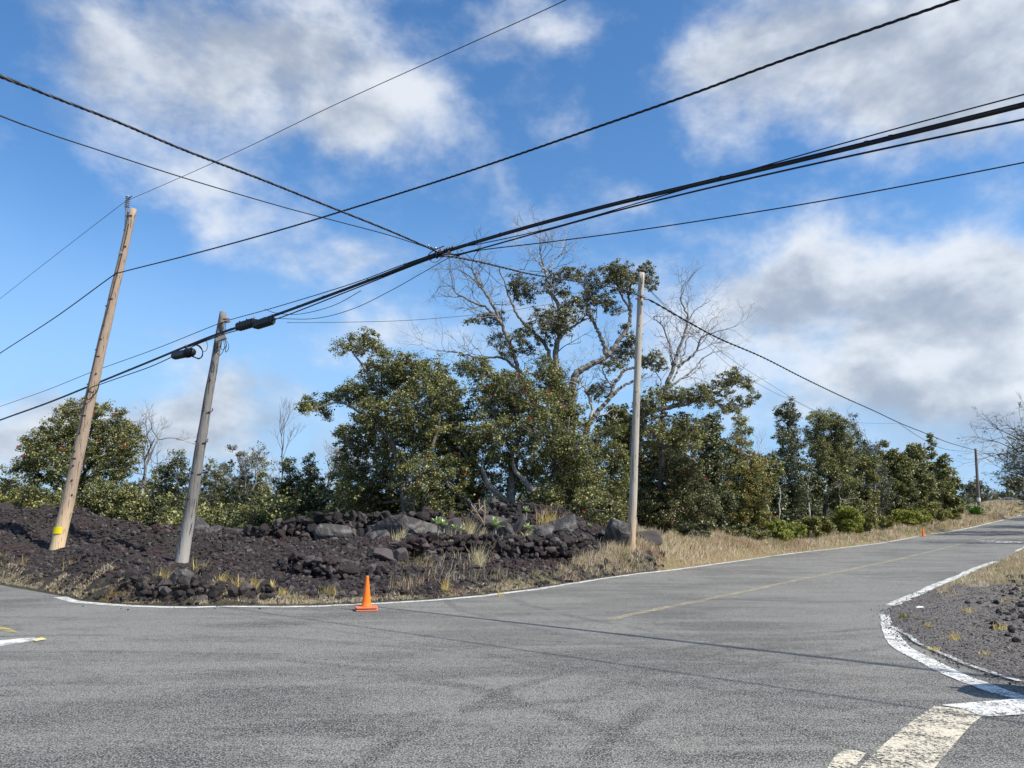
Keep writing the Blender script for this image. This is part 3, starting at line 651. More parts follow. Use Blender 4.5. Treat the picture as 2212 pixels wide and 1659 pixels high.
# ------------------------------------------------------------------ cables
S22 = 1024/2212
def cable(label, P, r, strands=0, mat='wire', n=10, name='cable', clamps=0, seed=0, twist=.5, lt=False):
    P = smoothpath(P, n); c = P[0].copy(); E = empty(name, c, label, 'cable', 'overhead cables')
    g = G()
    if strands:
        # resample and wind strands around
        s = np.r_[0, np.cumsum(np.linalg.norm(np.diff(P, axis=0), axis=1))]; N = int(min(1400, s[-1]/twist*10)); ss = np.linspace(0, s[-1], N); Q = np.stack([np.interp(ss, s, P[:, i]) for i in range(3)], -1)
        T = np.gradient(Q, axis=0); T /= np.linalg.norm(T, axis=1)[:, None]; A = np.cross(T, [0, 0, 1]); A /= np.linalg.norm(A, axis=1)[:, None]; B = np.cross(T, A)
        for k in range(strands):
            a = ss/twist*6.283+k*6.283/strands; addtube(g, Q+r*1.0*(np.cos(a)[:, None]*A+np.sin(a)[:, None]*B), r, 5)
            if lt and k == 0: g.obj('strand', M['wirelt'], E, True, c); g = G()
    else: addtube(g, P, r, 7)
    g.obj('strand', M[mat], E, True, c)
    if clamps:
        rr = np.random.default_rng(seed)
        for k in range(clamps):
            i = int(rr.integers(2, len(P)-3)); d = P[i+1]-P[i-1]; g = G(); addbox(g, P[i]+np.array([0, 0, r*.6]), frame_from(d), (.06, r*2.3, r*2.2)); g.obj('clamp', M['black'], E, loc=c)
    return E
def ext(P):
    P = list(P); d = norm(P[-1]-P[-2]); e = norm(P[0]-P[1]); d[2] *= .3; e[2] *= .3
    return [P[0]+e*22, P[0]+e*10]+P+[P[-1]+d*8, P[-1]+d*18]
def pl2(lst, A, B):
    P = [plane_pt(x*S22, y*S22, A, B) for x, y in lst]
    if lst[-1][0] >= 2200 or lst[-1][1] < -50:
        d = norm(P[-1]-P[-2]); d[2] *= .4; P += [P[-1]+d*6, P[-1]+d*14]
    if lst[0][0] < 0:
        e = norm(P[0]-P[1]); e[2] *= .4; P = [P[0]+e*20, P[0]+e*8]+P
    return P
A1 = b1[:2]+ax1[:2]*L1*.6; q1 = on_pole(b1, ax1, L1, .8)[:2]+np.array([-.1, -.15]); qt = topi[:2]
cd = np.array([.74, -.67])
cable('thin high wire running over the tallest pole top', pl2([(-60, 690), (0, 645), (120, 551), (275, 432), (285, 429), (500, 334), (720, 228), (980, 110), (1222, 0), (1400, -95)], qt, qt+cd), .009)
cable('twisted black cable tied to the tallest pole below its top', pl2([(-60, 805), (0, 763), (120, 685), (240, 598), (262, 588), (400, 553), (580, 504), (740, 456), (1000, 374), (1300, 271), (1500, 201), (1700, 127), (2065, 0), (2230, -62)], q1, q1+cd), .0115, strands=3, twist=.45)
q2 = b2[:2]+ax2[:2]*L2*.85+np.array([-.1, -.22]); E2 = q2+cd
bund = [(-60, 932), (0, 908), (100, 872), (200, 832), (330, 779), (400, 750), (480, 719), (590, 683), (700, 643), (820, 598), (940, 552), (1100, 503), (1300, 449), (1500, 401), (1700, 354), (1950, 293), (2212, 228), (2330, 198)]
def off(l, d): return [(x, y+d) for x, y in l]
bp = pl2(bund, q2, E2)
cable('thickest black cable bundle crossing the whole sky', bp, .030, clamps=26, seed=3, name='cable_bundle')
cable('support strand riding just above the thickest bundle', [p+np.array([0, 0, .045]) for p in bp[1:]], .012)
lowb = [(400, 752), (480, 723), (600, 688), (760, 626), (940, 556), (1000, 547), (1160, 503), (1300, 464), (1420, 433), (1600, 390), (1800, 345), (2000, 302), (2212, 258), (2330, 234)]
cable('medium cable sagging just under the thickest bundle at right', pl2(lowb, q2, E2), .017)
cable('thin cable looping under the bundle left of the grey pole', pl2([(200, 836), (260, 815), (330, 790), (400, 757), (430, 742), (470, 727)], q2, E2), .018)
cable('upper communication cable touching the grey pole near its top', pl2([(-60, 898), (0, 878), (100, 843), (200, 803), (330, 756), (460, 704), (500, 690), (580, 668), (700, 632), (780, 606), (870, 572), (960, 541)], q2, E2), .0125)
cable('thin cable peeling up from the bundle toward upper right', pl2([(905, 560), (960, 541), (1060, 522), (1200, 490), (1400, 432), (1700, 344), (1950, 274), (2212, 204), (2330, 172)], q2, E2), .011)
J = plane_pt(437, 253, q2, E2)
q3 = b3[:2]+ax3[:2]*L3*.9+np.array([.0, -.16]); dJ = norm(q3-J[:2])
cable('heavy wrapped cable from upper left to the junction', pl2([(-60, 142), (0, 163), (100, 204), (250, 262), (400, 325), (560, 386), (700, 442), (830, 494), (900, 524), (945, 545), (955, 556)], J[:2], J[:2]+dJ), .0125, strands=3, twist=.30, lt=True)
cable('thin wire below the heavy wrapped cable at upper left', pl2([(-60, 226), (0, 250), (100, 287), (200, 320), (400, 385), (600, 444), (720, 476), (830, 505), (900, 527), (940, 541)], J[:2], J[:2]+dJ), .010)
def jz(zx, zy): return ((394.4+zx*.0648), (222.3+zy*.0648))    # junction crop
P = [plane_pt(*jz(zx, zy), J[:2], J[:2]+dJ) for zx, zy in ((640, 520), (750, 525), (900, 535), (1100, 570), (1400, 632), (1800, 730), (2212, 820))]+pl2([(1330, 622), (1386, 641)], J[:2], J[:2]+dJ)
cable('wrapped cable from the junction to the plain pale pole', P, .0155, strands=2, twist=.35, lt=True)
c4 = b4[:2]+np.array([0, -.2]); 
def span(A, B, A3, B3, pts): return [A3]+[plane_pt(x, y, A, B) for x, y in pts]+[B3]
a3 = P[-1]; T4 = pt(976, 450.5, Dfp-.2)
def rg3(zx, zy): return (665.4+zx*.1621, 358.5+zy*.1621)
cable('twisted cable descending from the plain pole to the distant pole', span(q3, c4, a3, T4, [(655, 303), (688, 322), (720, 339), (763, 357.5)]+[rg3(850, 120), rg3(1100, 240), rg3(1280, 320), rg3(1450, 400), rg3(1600, 460), rg3(1750, 520)]), .022, strands=2, twist=1.0)
cable('slack thin line strung below the cable to the distant pole', [plane_pt(*rg3(1440, 400), q3, c4), plane_pt(*rg3(1560, 480), q3, c4), plane_pt(*rg3(1680, 545), q3, c4), plane_pt(*rg3(1780, 568), q3, c4), plane_pt(*rg3(1890, 572), q3, c4)], .02)
r4 = RD/np.linalg.norm(RD); c5 = c4+r4
cable('upper line leaving the distant pole toward the right edge', [T4+np.array([.2, 0, 0])]+[plane_pt(*rg3(x, y), c4, c4+np.array([.75, .6])) for x, y in ((2000, 595), (2100, 635), (2212, 690), (2320, 740))], .03)
cable('lower slack line leaving the distant pole toward the right edge', [T4+np.array([.2, 0, -.4])]+[plane_pt(*rg3(x, y), c4, c4+np.array([.75, .6])) for x, y in ((1980, 620), (2060, 670), (2130, 702), (2212, 720), (2320, 735))], .022)
cable('long thin wire crossing to the right edge below the bundle', [plane_pt(x*S22, y*S22, J[:2], J[:2]+np.array([.88, -.47])) for x, y in ((985, 553), (1040, 540), (1200, 521), (1400, 494), (1700, 447), (1950, 402), (2212, 351), (2330, 327), (2900, 205), (3600, 40))], .0125)
w1 = [pt(287, 322.6, 25), pt(330, 322.4, 26), pt(394, 321, 28), pt(440, 318, 29.5), pt(500, 312, 31), pt(551, 304, 32.5), pt(600, 296, 34), pt(649, 289, 35)]
cable('very thin wire passing behind the tall tree', w1, .009)
def rg5(zx, zy): return (394.4+zx*.1783, 215.1+zy*.1783)
cable('first of two hair thin wires behind the plain pole', [pt(649, 289, 35), pt(*rg5(1580, 560), 40), pt(*rg5(1750, 700), 46), pt(*rg5(1950, 850), 54), pt(*rg5(2190, 1000), 64), pt(*rg3(850, 290), 72), pt(*rg3(1010, 355), 80), pt(*rg3(1180, 395), 90), pt(*rg3(1430, 402), 98)], .012)
cable('second lower hair thin wire behind the plain pole', [pt(649, 290, 35), pt(*rg5(1580, 575), 40), pt(*rg5(1720, 690), 46), pt(*rg5(1900, 860), 54), pt(*rg5(2150, 1005), 62), pt(*rg3(800, 260), 70), pt(*rg3(1000, 360), 78)], .012)
cable('thin wire dipping from the splice boxes up to the junction', pl2([(594, 688), (680, 688), (760, 668), (840, 630), (920, 585), (970, 557), (1005, 545)], q2, E2), .009)
cable('thin wire curving under the bundle beside the splice boxes', pl2([(572, 668), (600, 677), (650, 678), (720, 660), (780, 628)], q2, E2), .009)
cable('hair thin wire from the junction down to the tall tree', [plane_pt(*jz(zx, zy), J[:2], J[:2]+np.array([.5, .86])) for zx, zy in ((1060, 455), (1250, 615), (1500, 830), (1600, 930), (1740, 1010))], .007)
cable('small wire loop hanging under the junction', [plane_pt(*jz(zx, zy), q2, E2)+np.array([0, -.05, 0]) for zx, zy in ((545, 590), (580, 620), (640, 625), (690, 600), (712, 555), (650, 520), (560, 600))], .007)
cable('short cable bend joining the wrapped cable to the bundle', [plane_pt(*jz(zx, zy), q2, E2)+np.array([0, -.06, 0]) for zx, zy in ((560, 400), (620, 440), (645, 490), (640, 540))], .02)
cable('short tie cable with sleeve at the junction', [plane_pt(*jz(zx, zy), q2, E2)+np.array([0, -.05, .0]) for zx, zy in ((520, 530), (560, 480), (640, 430), (770, 378))], .012)
# junction insulators and clamps as small things
jb = empty('cable_clamp', J, 'cluster of cable clamps and brown insulators at the midspan junction', 'cable clamp')
for i, (zx, zy, mt, sz) in enumerate([(708, 450, 'clay', .05), (845, 483, 'clay', .05), (780, 440, 'black', .035), (815, 425, 'black', .035), (855, 412, 'black', .03), (898, 400, 'black', .035), (1118, 350, 'black', .03), (990, 518, 'black', .035),
                                      (620, 515, 'black', .05), (530, 370, 'steel', .03), (640, 410, 'steel', .035), (1040, 435, 'steel', .03), (660, 545, 'black', .04), (165, 657, 'black', .03)]):
    g = G(); c = plane_pt(*jz(zx, zy), q2, E2)+np.array([0, -.05, 0]); addtube(g, [c+(0, 0, -sz), c+(0, 0, -sz*.2), c+(0, 0, sz*.3), c+(0, 0, sz)], [sz*.5, sz, sz*.9, sz*.4], 8); g.obj('insulator' if mt == 'clay' else 'clamp', M[mt], jb, loc=J)
# splice cases hanging from the bundle
def case_box(label, a, b, rad):
    A_ = plane_pt(*p2c(*a), q2, E2); B_ = plane_pt(*p2c(*b), q2, E2); d = B_-A_; Ln = np.linalg.norm(d); c = (A_+B_)/2; E = empty('splice_case', c, label, 'splice case', 'black splice cases on the cable bundle')
    fr = frame_from(d); g = G(); sec = np.array([(-.5, .35), (-.35, .5), (.35, .5), (.5, .35), (.5, -.25), (.3, -.5), (-.3, -.5), (-.5, -.25)])*rad*2; n = 13
    V = []; 
    for i in range(n):
        t_ = i/(n-1)-.5; k = .82 if i in (0, n-1) else (1.0 if i % 2 else .94)
        V += [c+fr[0]*Ln*t_+fr[1]*s[0]*k+fr[2]*s[1]*k for s in sec]
    V = np.array(V); i = np.arange(n-1)[:, None]*8; j = np.arange(8)[None]; Qd = np.stack([i+j, i+(j+1) % 8, i+8+(j+1) % 8, i+8+j], -1).reshape(-1, 4); g.add(V, Qd); g.f.setdefault(8, []).append(np.array([[7-k for k in range(8)], [(n-1)*8+k for k in range(8)]]))
    g.obj('case_shell', M['black'], E, loc=c)
    for s_ in (-.42, 0, .42):
        g = G(); addtube(g, [c+fr[0]*Ln*s_+fr[2]*rad*.8, c+fr[0]*Ln*s_+fr[2]*(rad*1.5)], .025, 6); g.obj('hanger', M['steel' if s_ > .1 else 'black'], E, loc=c)
case_box('black ribbed splice box nearer the grey pole', (1460, 625), (1725, 545), .13)
case_box('black splice box hanging lower and farther right', (1730, 600), (1995, 515), .125)
A_ = plane_pt(*p2c(460, 1070), q2, E2); B_ = plane_pt(*p2c(765, 1005), q2, E2); c = (A_+B_)/2; E = empty('splice_case', c, 'black cylindrical splice case hanging left of the grey pole', 'splice case', 'black splice cases on the cable bundle')
d = B_-A_; g = G(); addtube(g, [A_, A_+d*.04, A_+d*.12, A_+d*.7, A_+d*.72, A_+d*.78, A_+d*.8, A_+d*.95, B_], [.05, .12, .15, .15, .175, .175, .15, .15, .12], 16); g.obj('case_shell', M['black'], E, True, loc=c)
g = G(); addtube(g, smoothpath([A_+d*.7+(0, -.05, .13), A_+d*.73+(0, -.1, .22), A_+d*.66+(0, -.05, .30)], 4), .02, 6); g.obj('hanger', M['steel'], E, loc=c)
for k, pl in enumerate([[(740, 1060), (800, 1090), (860, 1105), (905, 1075), (915, 1010), (890, 940), (850, 905), (800, 900)], [(740, 1075), (810, 1100), (870, 1118), (915, 1060), (915, 990), (870, 930), (820, 900)]]):
    g = G(); addtube(g, smoothpath([plane_pt(*p2c(*q), q2, E2)+np.array([0, -.05*k, 0]) for q in pl], 6), .02-.006*k, 6); g.obj('cable_tail', M['wire'], E, loc=c)
cable('thin wire loop hanging left of the grey pole', [plane_pt(*p2c(*q), q2, E2)+np.array([0, -.03, 0]) for q in ((955, 815), (985, 860), (995, 930), (975, 985), (940, 1003), (915, 990))], .009)

# ------------------------------------------------------------------ vegetation materials
def leafmat(name, stops, tr=.25, hue_noise=True):
    m, t, bs, tc, geo = newmat(name)
    n = t.noise(tc, .55, 3); v = t.m('ADD', geo.outputs['Random Per Island'], t.m('MULTIPLY', t.m('SUBTRACT', n, .5), .85), clamp=True)
    c = t.ramp(v, [(p, tuple(k*g_ for k, g_ in zip(q, (1.22, 1.25, 1.05)))) for p, q in stops]); L(t, c, bs.inputs['Base Color']); bs.inputs['Roughness'].default_value = .42; bs.inputs['Specular IOR Level'].default_value = .45
    tl = t.n('ShaderNodeBsdfTranslucent', {'Color': c}); mx = t.n('ShaderNodeMixShader', {0: tr, 1: bs.outputs[0], 2: tl.outputs[0]})
    L(t, mx.outputs[0], t.nt.nodes['Material Output'].inputs['Surface']); return m
M['leaf'] = leafmat('olive_leaves', [(0, (.035, .042, .018)), (.38, (.085, .094, .034)), (.66, (.18, .178, .065)), (1, (.42, .385, .18))])
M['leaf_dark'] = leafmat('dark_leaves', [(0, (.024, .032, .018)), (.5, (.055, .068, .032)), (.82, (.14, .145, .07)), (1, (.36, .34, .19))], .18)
M['leaf_yel'] = leafmat('yellow_green_leaves', [(0, (.055, .058, .018)), (.35, (.14, .14, .04)), (.7, (.25, .23, .075)), (1, (.43, .385, .17))])
M['leaf_brt'] = leafmat('bright_green_leaves', [(0, (.08, .10, .018)), (.5, (.21, .23, .04)), (1, (.46, .45, .12))], .35)
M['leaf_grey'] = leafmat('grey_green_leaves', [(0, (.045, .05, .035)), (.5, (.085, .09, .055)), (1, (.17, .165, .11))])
M['leaf_brown'] = leafmat('reddish_leaves', [(0, (.034, .036, .020)), (.5, (.082, .088, .038)), (.82, (.18, .17, .075)), (1, (.42, .38, .22))])
M['red'] = leafmat('red_blossom', [(0, (.22, .015, .02)), (1, (.55, .05, .06))], .2)
def barkmat(name, a, b):
    m, t, bs, tc, geo = newmat(name); sx = t.n('ShaderNodeMapping', {'Vector': tc, 'Scale': (6, 6, 1.5)}).outputs[0]; n = t.noise(sx, 3, 6, .7); L(t, t.mix(t.ss(n, .3, .7), a, b), bs.inputs['Base Color'])
    bs.inputs['Roughness'].default_value = .9; bump(t, bs, n, .03, .7); return m
M['bark'] = barkmat('grey_bark', (.085, .075, .065), (.33, .305, .27)); M['bark_dark'] = barkmat('dark_bark', (.02, .017, .015), (.07, .06, .05)); M['bark_pale'] = barkmat('bleached_deadwood', (.22, .21, .20), (.60, .58, .55))
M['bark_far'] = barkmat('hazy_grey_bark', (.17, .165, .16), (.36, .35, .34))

VG = 'yellow green shrubs along the road verge'
def D_off(px, D0, off):
    D = D0; a = ray(px, 540)[0]
    while D < 160 and (road_sd(np.array([a*D]), np.array([D]))[0] < off): D += .5
    return D
def leaf_quads(C, size, r, up=.35, asp=.62):
    n = len(C); N = r.normal(size=(n, 3)); N[:, 2] = np.abs(N[:, 2])*(1-up)+up; N /= np.linalg.norm(N, axis=1)[:, None]
    A = np.cross(N, r.normal(size=(n, 3))); A /= np.linalg.norm(A, axis=1)[:, None]+1e-9; B = np.cross(N, A); s = (size*(.5+1.1*r.uniform(0, 1, n)**1.5))[:, None]*.5
    V = np.stack([C-A*s, C-B*s*asp+N*s*.12, C+A*s, C+B*s*asp+N*s*.12], 1).reshape(-1, 3); return V, np.arange(n*4).reshape(-1, 4)
def wiggle(a, b, n, amp, r):
    t_ = np.linspace(0, 1, n)[:, None]; P = a*(1-t_)+b*t_; W = r.normal(size=(n, 3))*amp; W = np.cumsum(W, 0); W -= t_*W[-1]; W[0] = 0; P = P+W; return P
def clump_leaves(gl, centers, rad, nper, size, r, flat=.75, up=.35):
    k = len(centers)
    if not k: return
    d = r.normal(size=(k*nper, 3)); d /= np.linalg.norm(d, axis=1)[:, None]; q = r.uniform(0, 1, k*nper)**.4
    C = np.repeat(centers, nper, 0)+d*(q*np.repeat(rad, nper)*r.uniform(.5, 1.2, k*nper))[:, None]*np.array([1, 1, flat])
    gl.add(*leaf_quads(C, size, r, up))
def leafy_tree(name, label, cat, base, D, blist, leaf='leaf', bark='bark', lsize=.078, clr=.30, dens=1.0, trunk_r=.14, spread=.8, red=0, seed=0, group=None, scale=S22, limbs=None, perleaf=66, twigs=True, fl=.75, flat=False, outl=1.0):
    """base (px,py) ; blist of (x,y,r) picture-scale crown masses placed at distance D"""
    r = np.random.default_rng(seed)
    if base[0]*scale > 640:
        D = D_off(base[0]*scale, D, 1.9 if group == VG else 4.2+(D % 3)*.5); k = D/40; lsize *= max(1, k)**.55; clr *= max(1, k)**.85; perleaf = int(perleaf*max(1, k)**.5); trunk_r *= max(1, k*.9)
    B = pt(base[0]*scale, base[1]*scale, D); B[2] = Zg(B[0], B[1])-.05
    E = empty(name, B, label, cat, group); gl = G(); gt = G(); gr = G()
    cents = [];
    for bl in blist:
        x, y, rr = bl[:3]; dd = r.uniform(-1, 1)*spread if len(bl) < 4 else bl[3]; c = pt(x*scale, y*scale, D+dd); cents.append((c, rr*scale*(D+dd)/F))
    low = min(c[2]-R_*.5 for c, R_ in cents); top = max(c[2] for c, R_ in cents); hm = max(.35*(top-B[2]), low-B[2])
    fork = B+np.array([0, 0, max(.4, min(hm, .45*(top-B[2])))])
    mc = np.mean([c for c, _ in cents], 0); fork[:2] = B[:2]*.6+mc[:2]*.4
    trunk = smoothpath(np.vstack([B-(0, 0, .2), wiggle(B, fork, 4, .06, r)[1:]]), 4); addtube(gt, trunk, np.linspace(trunk_r*1.15, trunk_r*.75, len(trunk)), 8)
    nodes = [(trunk[-1], trunk_r*.7)]
    if limbs:
        for lb in limbs:
            pts_ = smoothpath(np.array([pt(q[0]*scale, q[1]*scale, D+(q[2] if len(q) > 2 else 0)) for q in lb[0]]), 5); rad = np.linspace(lb[1], lb[2], len(pts_)); addtube(gt, pts_, rad, 7)
            for i in range(0, len(pts_), 3): nodes.append((pts_[i], rad[i]))
    order = sorted(range(len(cents)), key=lambda i: np.linalg.norm(cents[i][0]-fork))
    for i in order:
        c, R_ = cents[i]
        cand = sorted(nodes, key=lambda q: np.linalg.norm(q[0]-c)+ (0 if q[0][2] < c[2]+.2 else 1.2))[0]
        a, ra = cand; P_ = smoothpath(wiggle(a, c, 5, .12*np.linalg.norm(c-a)/3, r), 3); r0 = min(ra*.75, .02+.028*R_+.012*np.linalg.norm(c-a)); rad = np.linspace(r0, r0*.45, len(P_)); addtube(gt, P_, rad, 6, False)
        for j in range(3, len(P_), 3): nodes.append((P_[j], rad[j]))
        R_ *= 1.08; nc = int(max(3, dens*13.5*(R_/clr)**2.1)); d = r.normal(size=(nc, 3)); d /= np.linalg.norm(d, axis=1)[:, None]; q = r.uniform(.25, 1, nc)**.55
        K = c+d*(q*R_)[:, None]*np.array([1, 1, .9]); K += r.normal(size=K.shape)*R_*.10
        cr = clr*r.uniform(.45, 1.15, nc)*outl; K2 = K
        if twigs:
            for kk in K[:int(nc*.6)]:
                j = r.integers(max(0, len(P_)-5), len(P_)); addtube(gt, wiggle(P_[j], kk, 4, .05, r), np.linspace(.018, .006, 4)*(1+R_*.2), 3, False)
        clump_leaves(gl, K2, cr, perleaf, lsize, r, fl)
        if red:
            kk = K[r.random(nc) < red]
            if len(kk):
                kk = kk+(0, -.15, .12); clump_leaves(gr, kk, np.full(len(kk), .10), 14, .07, r, .8)
    gt.obj('trunk', M[bark], E, False, B); gl.obj('crown', M[leaf], E, False, B)
    if red: gr.obj('blossoms', M['red'], E, False, B)
    return E

def bare_branches(gt, p, d, ln, rad, depth, r, tips, up=.12, spread=.65, shrink=.72, curl=.16, side=.75):
    n = 5; P = [p]; q = p.copy(); dd = norm(d)
    for i in range(n-1):
        dd = norm(dd+r.normal(size=3)*curl+np.array([0, 0, up])*.5); q = q+dd*ln/(n-1); P.append(q)
    P = np.array(P); addtube(gt, P, np.linspace(rad, rad*.6, n), 5 if rad > .03 else 3, False)
    if depth <= 0: tips.append(P[-1]); return
    k = 2 if r.random() < .6 else 3
    for i in range(k):
        a = norm(dd+r.normal(size=3)*spread); bare_branches(gt, P[-1], a, ln*shrink*r.uniform(.7, 1.15), rad*.6, depth-1, r, tips, up, spread, shrink, curl, side)
    if r.random() < side:
        j = r.integers(1, n-1); a = norm(dd+r.normal(size=3)*spread*1.4); bare_branches(gt, P[j], a, ln*shrink*.8, rad*.45, depth-1, r, tips, up, spread, shrink, curl, side)
def bare_tree(label, base, D, topy, lean=(0, 0), depth=5, seed=0, bark='bark_far', rad=.09, leaves=0, leaf='leaf_grey', nb=1, spread=.5, scale=S22, trunkfrac=.35, group='bare trees behind the lava field', shrink=.74, up=.16):
    r = np.random.default_rng(seed)
    if base[0]*scale > 640: D = D_off(base[0]*scale, D, 3.6); rad *= max(1, D/45)
    B = pt(base[0]*scale, base[1]*scale, D); B[2] = min(B[2], Zg(B[0], B[1])); T = pt(base[0]*scale+lean[0]*scale, topy*scale, D); H = T[2]-B[2]
    E = empty('bare_tree', B, label, 'tree', group); gt = G(); tips = []; k = B+(T-B)*trunkfrac
    P = wiggle(B, k, 6, .04, r); addtube(gt, P, np.linspace(rad, rad*.8, 6), 7)
    tot = sum(shrink**i for i in range(depth+1))
    for i in range(nb): bare_branches(gt, P[-1], norm(T-B)+r.normal(size=3)*spread*(.6 if nb > 1 else .1), (H*(1-trunkfrac))/tot*1.12, rad*.75, depth, r, tips, up, spread, shrink)
    gt.obj('trunk', M[bark], E, False, B)
    if leaves:
        gl = G(); tp = np.array(tips); tp = tp[r.random(len(tp)) < leaves]; clump_leaves(gl, tp, np.full(len(tp), .22), 16, .09, r); gl.obj('crown', M[leaf], E, False, B)
    return E

# ------------------------------------------------------------------ the tall half-dead tree (traced limbs, z5 = crop coordinates)
def z5(x, y): return (x*.3852+852, y*.3852+464.7)
def hero(name, label, base, D, limbs, fol, seed, bark='bark', deadfrac=None, leaf='leaf_brown', red=.04):
    r = np.random.default_rng(seed); bx, by = z5(*base); B = pt(bx*S22, by*S22, D); B[2] = Zg(B[0], B[1])-.05; E = empty(name, B, label, 'tree'); gt = G(); gp_ = G(); gl = G(); gr = G(); nodes = []
    for pts_, r0, r1_, dead in limbs:
        P = np.array([pt(z5(q[0], q[1])[0]*S22, z5(q[0], q[1])[1]*S22, D+(q[2] if len(q) > 2 else 0)) for q in pts_])
        if pts_[0] == base: P = np.vstack([B, P[1:]])
        P = smoothpath(P, 8); P[1:-1] += r.normal(size=P[1:-1].shape)*.02; rad = np.linspace(r0, r1_, len(P)); gg = gp_ if dead == 2 else gt; addtube(gg, P, rad, 8)
        for i in range(len(P)): nodes.append((P[i], rad[i]))
        T = np.gradient(P, axis=0)
        for i in range(5, len(P), 2 if dead else 5):
            if r.random() < (.75 if dead else .4):
                a = norm(norm(T[i])+r.normal(size=3)*.75+np.array([0, 0, .15])); bare_branches(gg, P[i], a, r.uniform(.5, 1.1) if dead else r.uniform(.4, .8), min(.03, rad[i]*.5), 3 if dead else 2, r, [], .1, .6, .7, .22)
        if dead:
            for _ in range(2): bare_branches(gg, P[-1], norm(T[-1])+r.normal(size=3)*.4, .8, r1_*.8, 3, r, [], .1, .6, .72, .22)
    for (x, y, rr) in fol:
        X_, Y_ = z5(x, y); dd = r.uniform(-.8, .8); c = pt(X_*S22, Y_*S22, D+dd); R_ = rr*.3852*S22*D/F*1.62
        a, ra = sorted(nodes, key=lambda q: np.linalg.norm(q[0]-c)+(0 if q[0][2] < c[2]+.3 else .6))[0]
        P = smoothpath(wiggle(a, c, 5, .08, r), 3); addtube(gt, P, np.linspace(min(ra*.6, .05), .015, len(P)), 5, False)
        nc = int(max(5, 4.4*(R_/.25)**2)); d = r.normal(size=(nc, 3)); d /= np.linalg.norm(d, axis=1)[:, None]; K = c+d*(r.uniform(.2, 1, nc)**.5*R_)[:, None]*np.array([1, 1, .8])
        for kk in K: addtube(gt, wiggle(P[r.integers(4, len(P))], kk, 4, .05, r), np.linspace(.018, .006, 4), 3, False)
        clump_leaves(gl, K, .20*r.uniform(.5, 1.3, nc), 46, .075, r, .7)
        kk = K[r.random(nc) < red]; clump_leaves(gr, kk+(0, -.1, .12), np.full(len(kk), .08), 8, .06, r)
    gt.obj('trunk', M[bark], E, False, B); gp_.obj('dead_limbs', M['bark_pale'], E, False, B); gl.obj('crown', M[leaf], E, False, B); gr.obj('blossoms', M['red'], E, False, B)
    return E
HB = (980, 1500)
hero('half_dead_tree', 'tall half dead tree with twisted grey limbs left of the plain pole', HB, 34,
 [([HB, (850, 1200), (740, 980), (700, 880), (660, 760), (600, 610), (545, 490), (480, 390), (435, 300)], 0.145, .035, 1),
  ([(600, 610), (520, 520), (430, 485), (345, 435), (320, 400)], .07, .02, 1),
  ([(545, 490), (480, 400), (400, 330), (345, 300)], .05, .015, 1),
  ([(700, 880), (600, 800), (480, 800), (350, 770), (240, 760)], .07, .02, 1),
  ([HB, (900, 1200), (880, 980), (880, 840), (840, 720), (760, 640), (690, 560), (640, 450), (590, 300)], .14, .03, 0),
  ([HB, (930, 1150), (905, 840), (912, 720), (930, 660), (915, 500), (862, 420), (850, 330), (822, 240), (815, 140)], .17, .025, 1),
  ([(850, 330), (880, 270), (940, 215), (975, 200)], .05, .015, 2), ([(835, 300), (790, 240), (740, 190)], .04, .012, 2),
  ([(930, 660), (1000, 625), (1080, 580)], .08, .03, 0),
  ([HB, (990, 1100), (1000, 960), (1025, 885), (1100, 840), (1190, 790), (1250, 715), (1305, 630), (1325, 540), (1315, 450), (1330, 370)], .20, .04, 0),
  ([(1190, 790), (1160, 690), (1120, 610), (1090, 540), (1080, 460)], .11, .03, 0), ([(1325, 540), (1260, 420), (1230, 340)], .06, .02, 0),
  ([HB, (1060, 1280), (1090, 1180), (1150, 1090), (1205, 1030), (1235, 945), (1290, 870), (1350, 855), (1440, 825), (1500, 835)], .14, .03, 0),
  ([(1090, 1180), (1110, 1080), (1060, 960), (1040, 930)], .09, .02, 2), ([(1205, 1030), (1260, 975), (1330, 935), (1420, 890)], .09, .02, 0),
  ([(1220, 960), (1170, 880), (1190, 800)], .05, .02, 2)],
 [(700, 390, 60), (720, 440, 55), (930, 340, 45), (1000, 330, 40), (1070, 340, 45), (920, 600, 75), (880, 610, 55), (960, 570, 50), (980, 480, 40), (1060, 470, 50), (1120, 430, 55), (1200, 330, 55), (1250, 300, 50), (1290, 340, 55), (1230, 380, 50), (1300, 400, 45),
  (1410, 340, 45), (1440, 380, 40), (1400, 300, 35), (1180, 480, 45), (1220, 520, 40), (1090, 560, 35), (570, 580, 40), (500, 590, 30), (590, 700, 40), (640, 770, 35), (710, 690, 45), (760, 640, 35), (800, 560, 35), (840, 700, 35), (740, 760, 35),
  (1270, 790, 60), (1230, 840, 40), (1330, 740, 40), (1440, 820, 50), (1490, 840, 35), (1390, 800, 35), (1330, 700, 35), (1160, 990, 45), (1100, 990, 35), (870, 400, 35), (430, 600, 25), (1290, 640, 30), (940, 420, 35)], 51, leaf='leaf_brown')
FB = (1480, 1500)
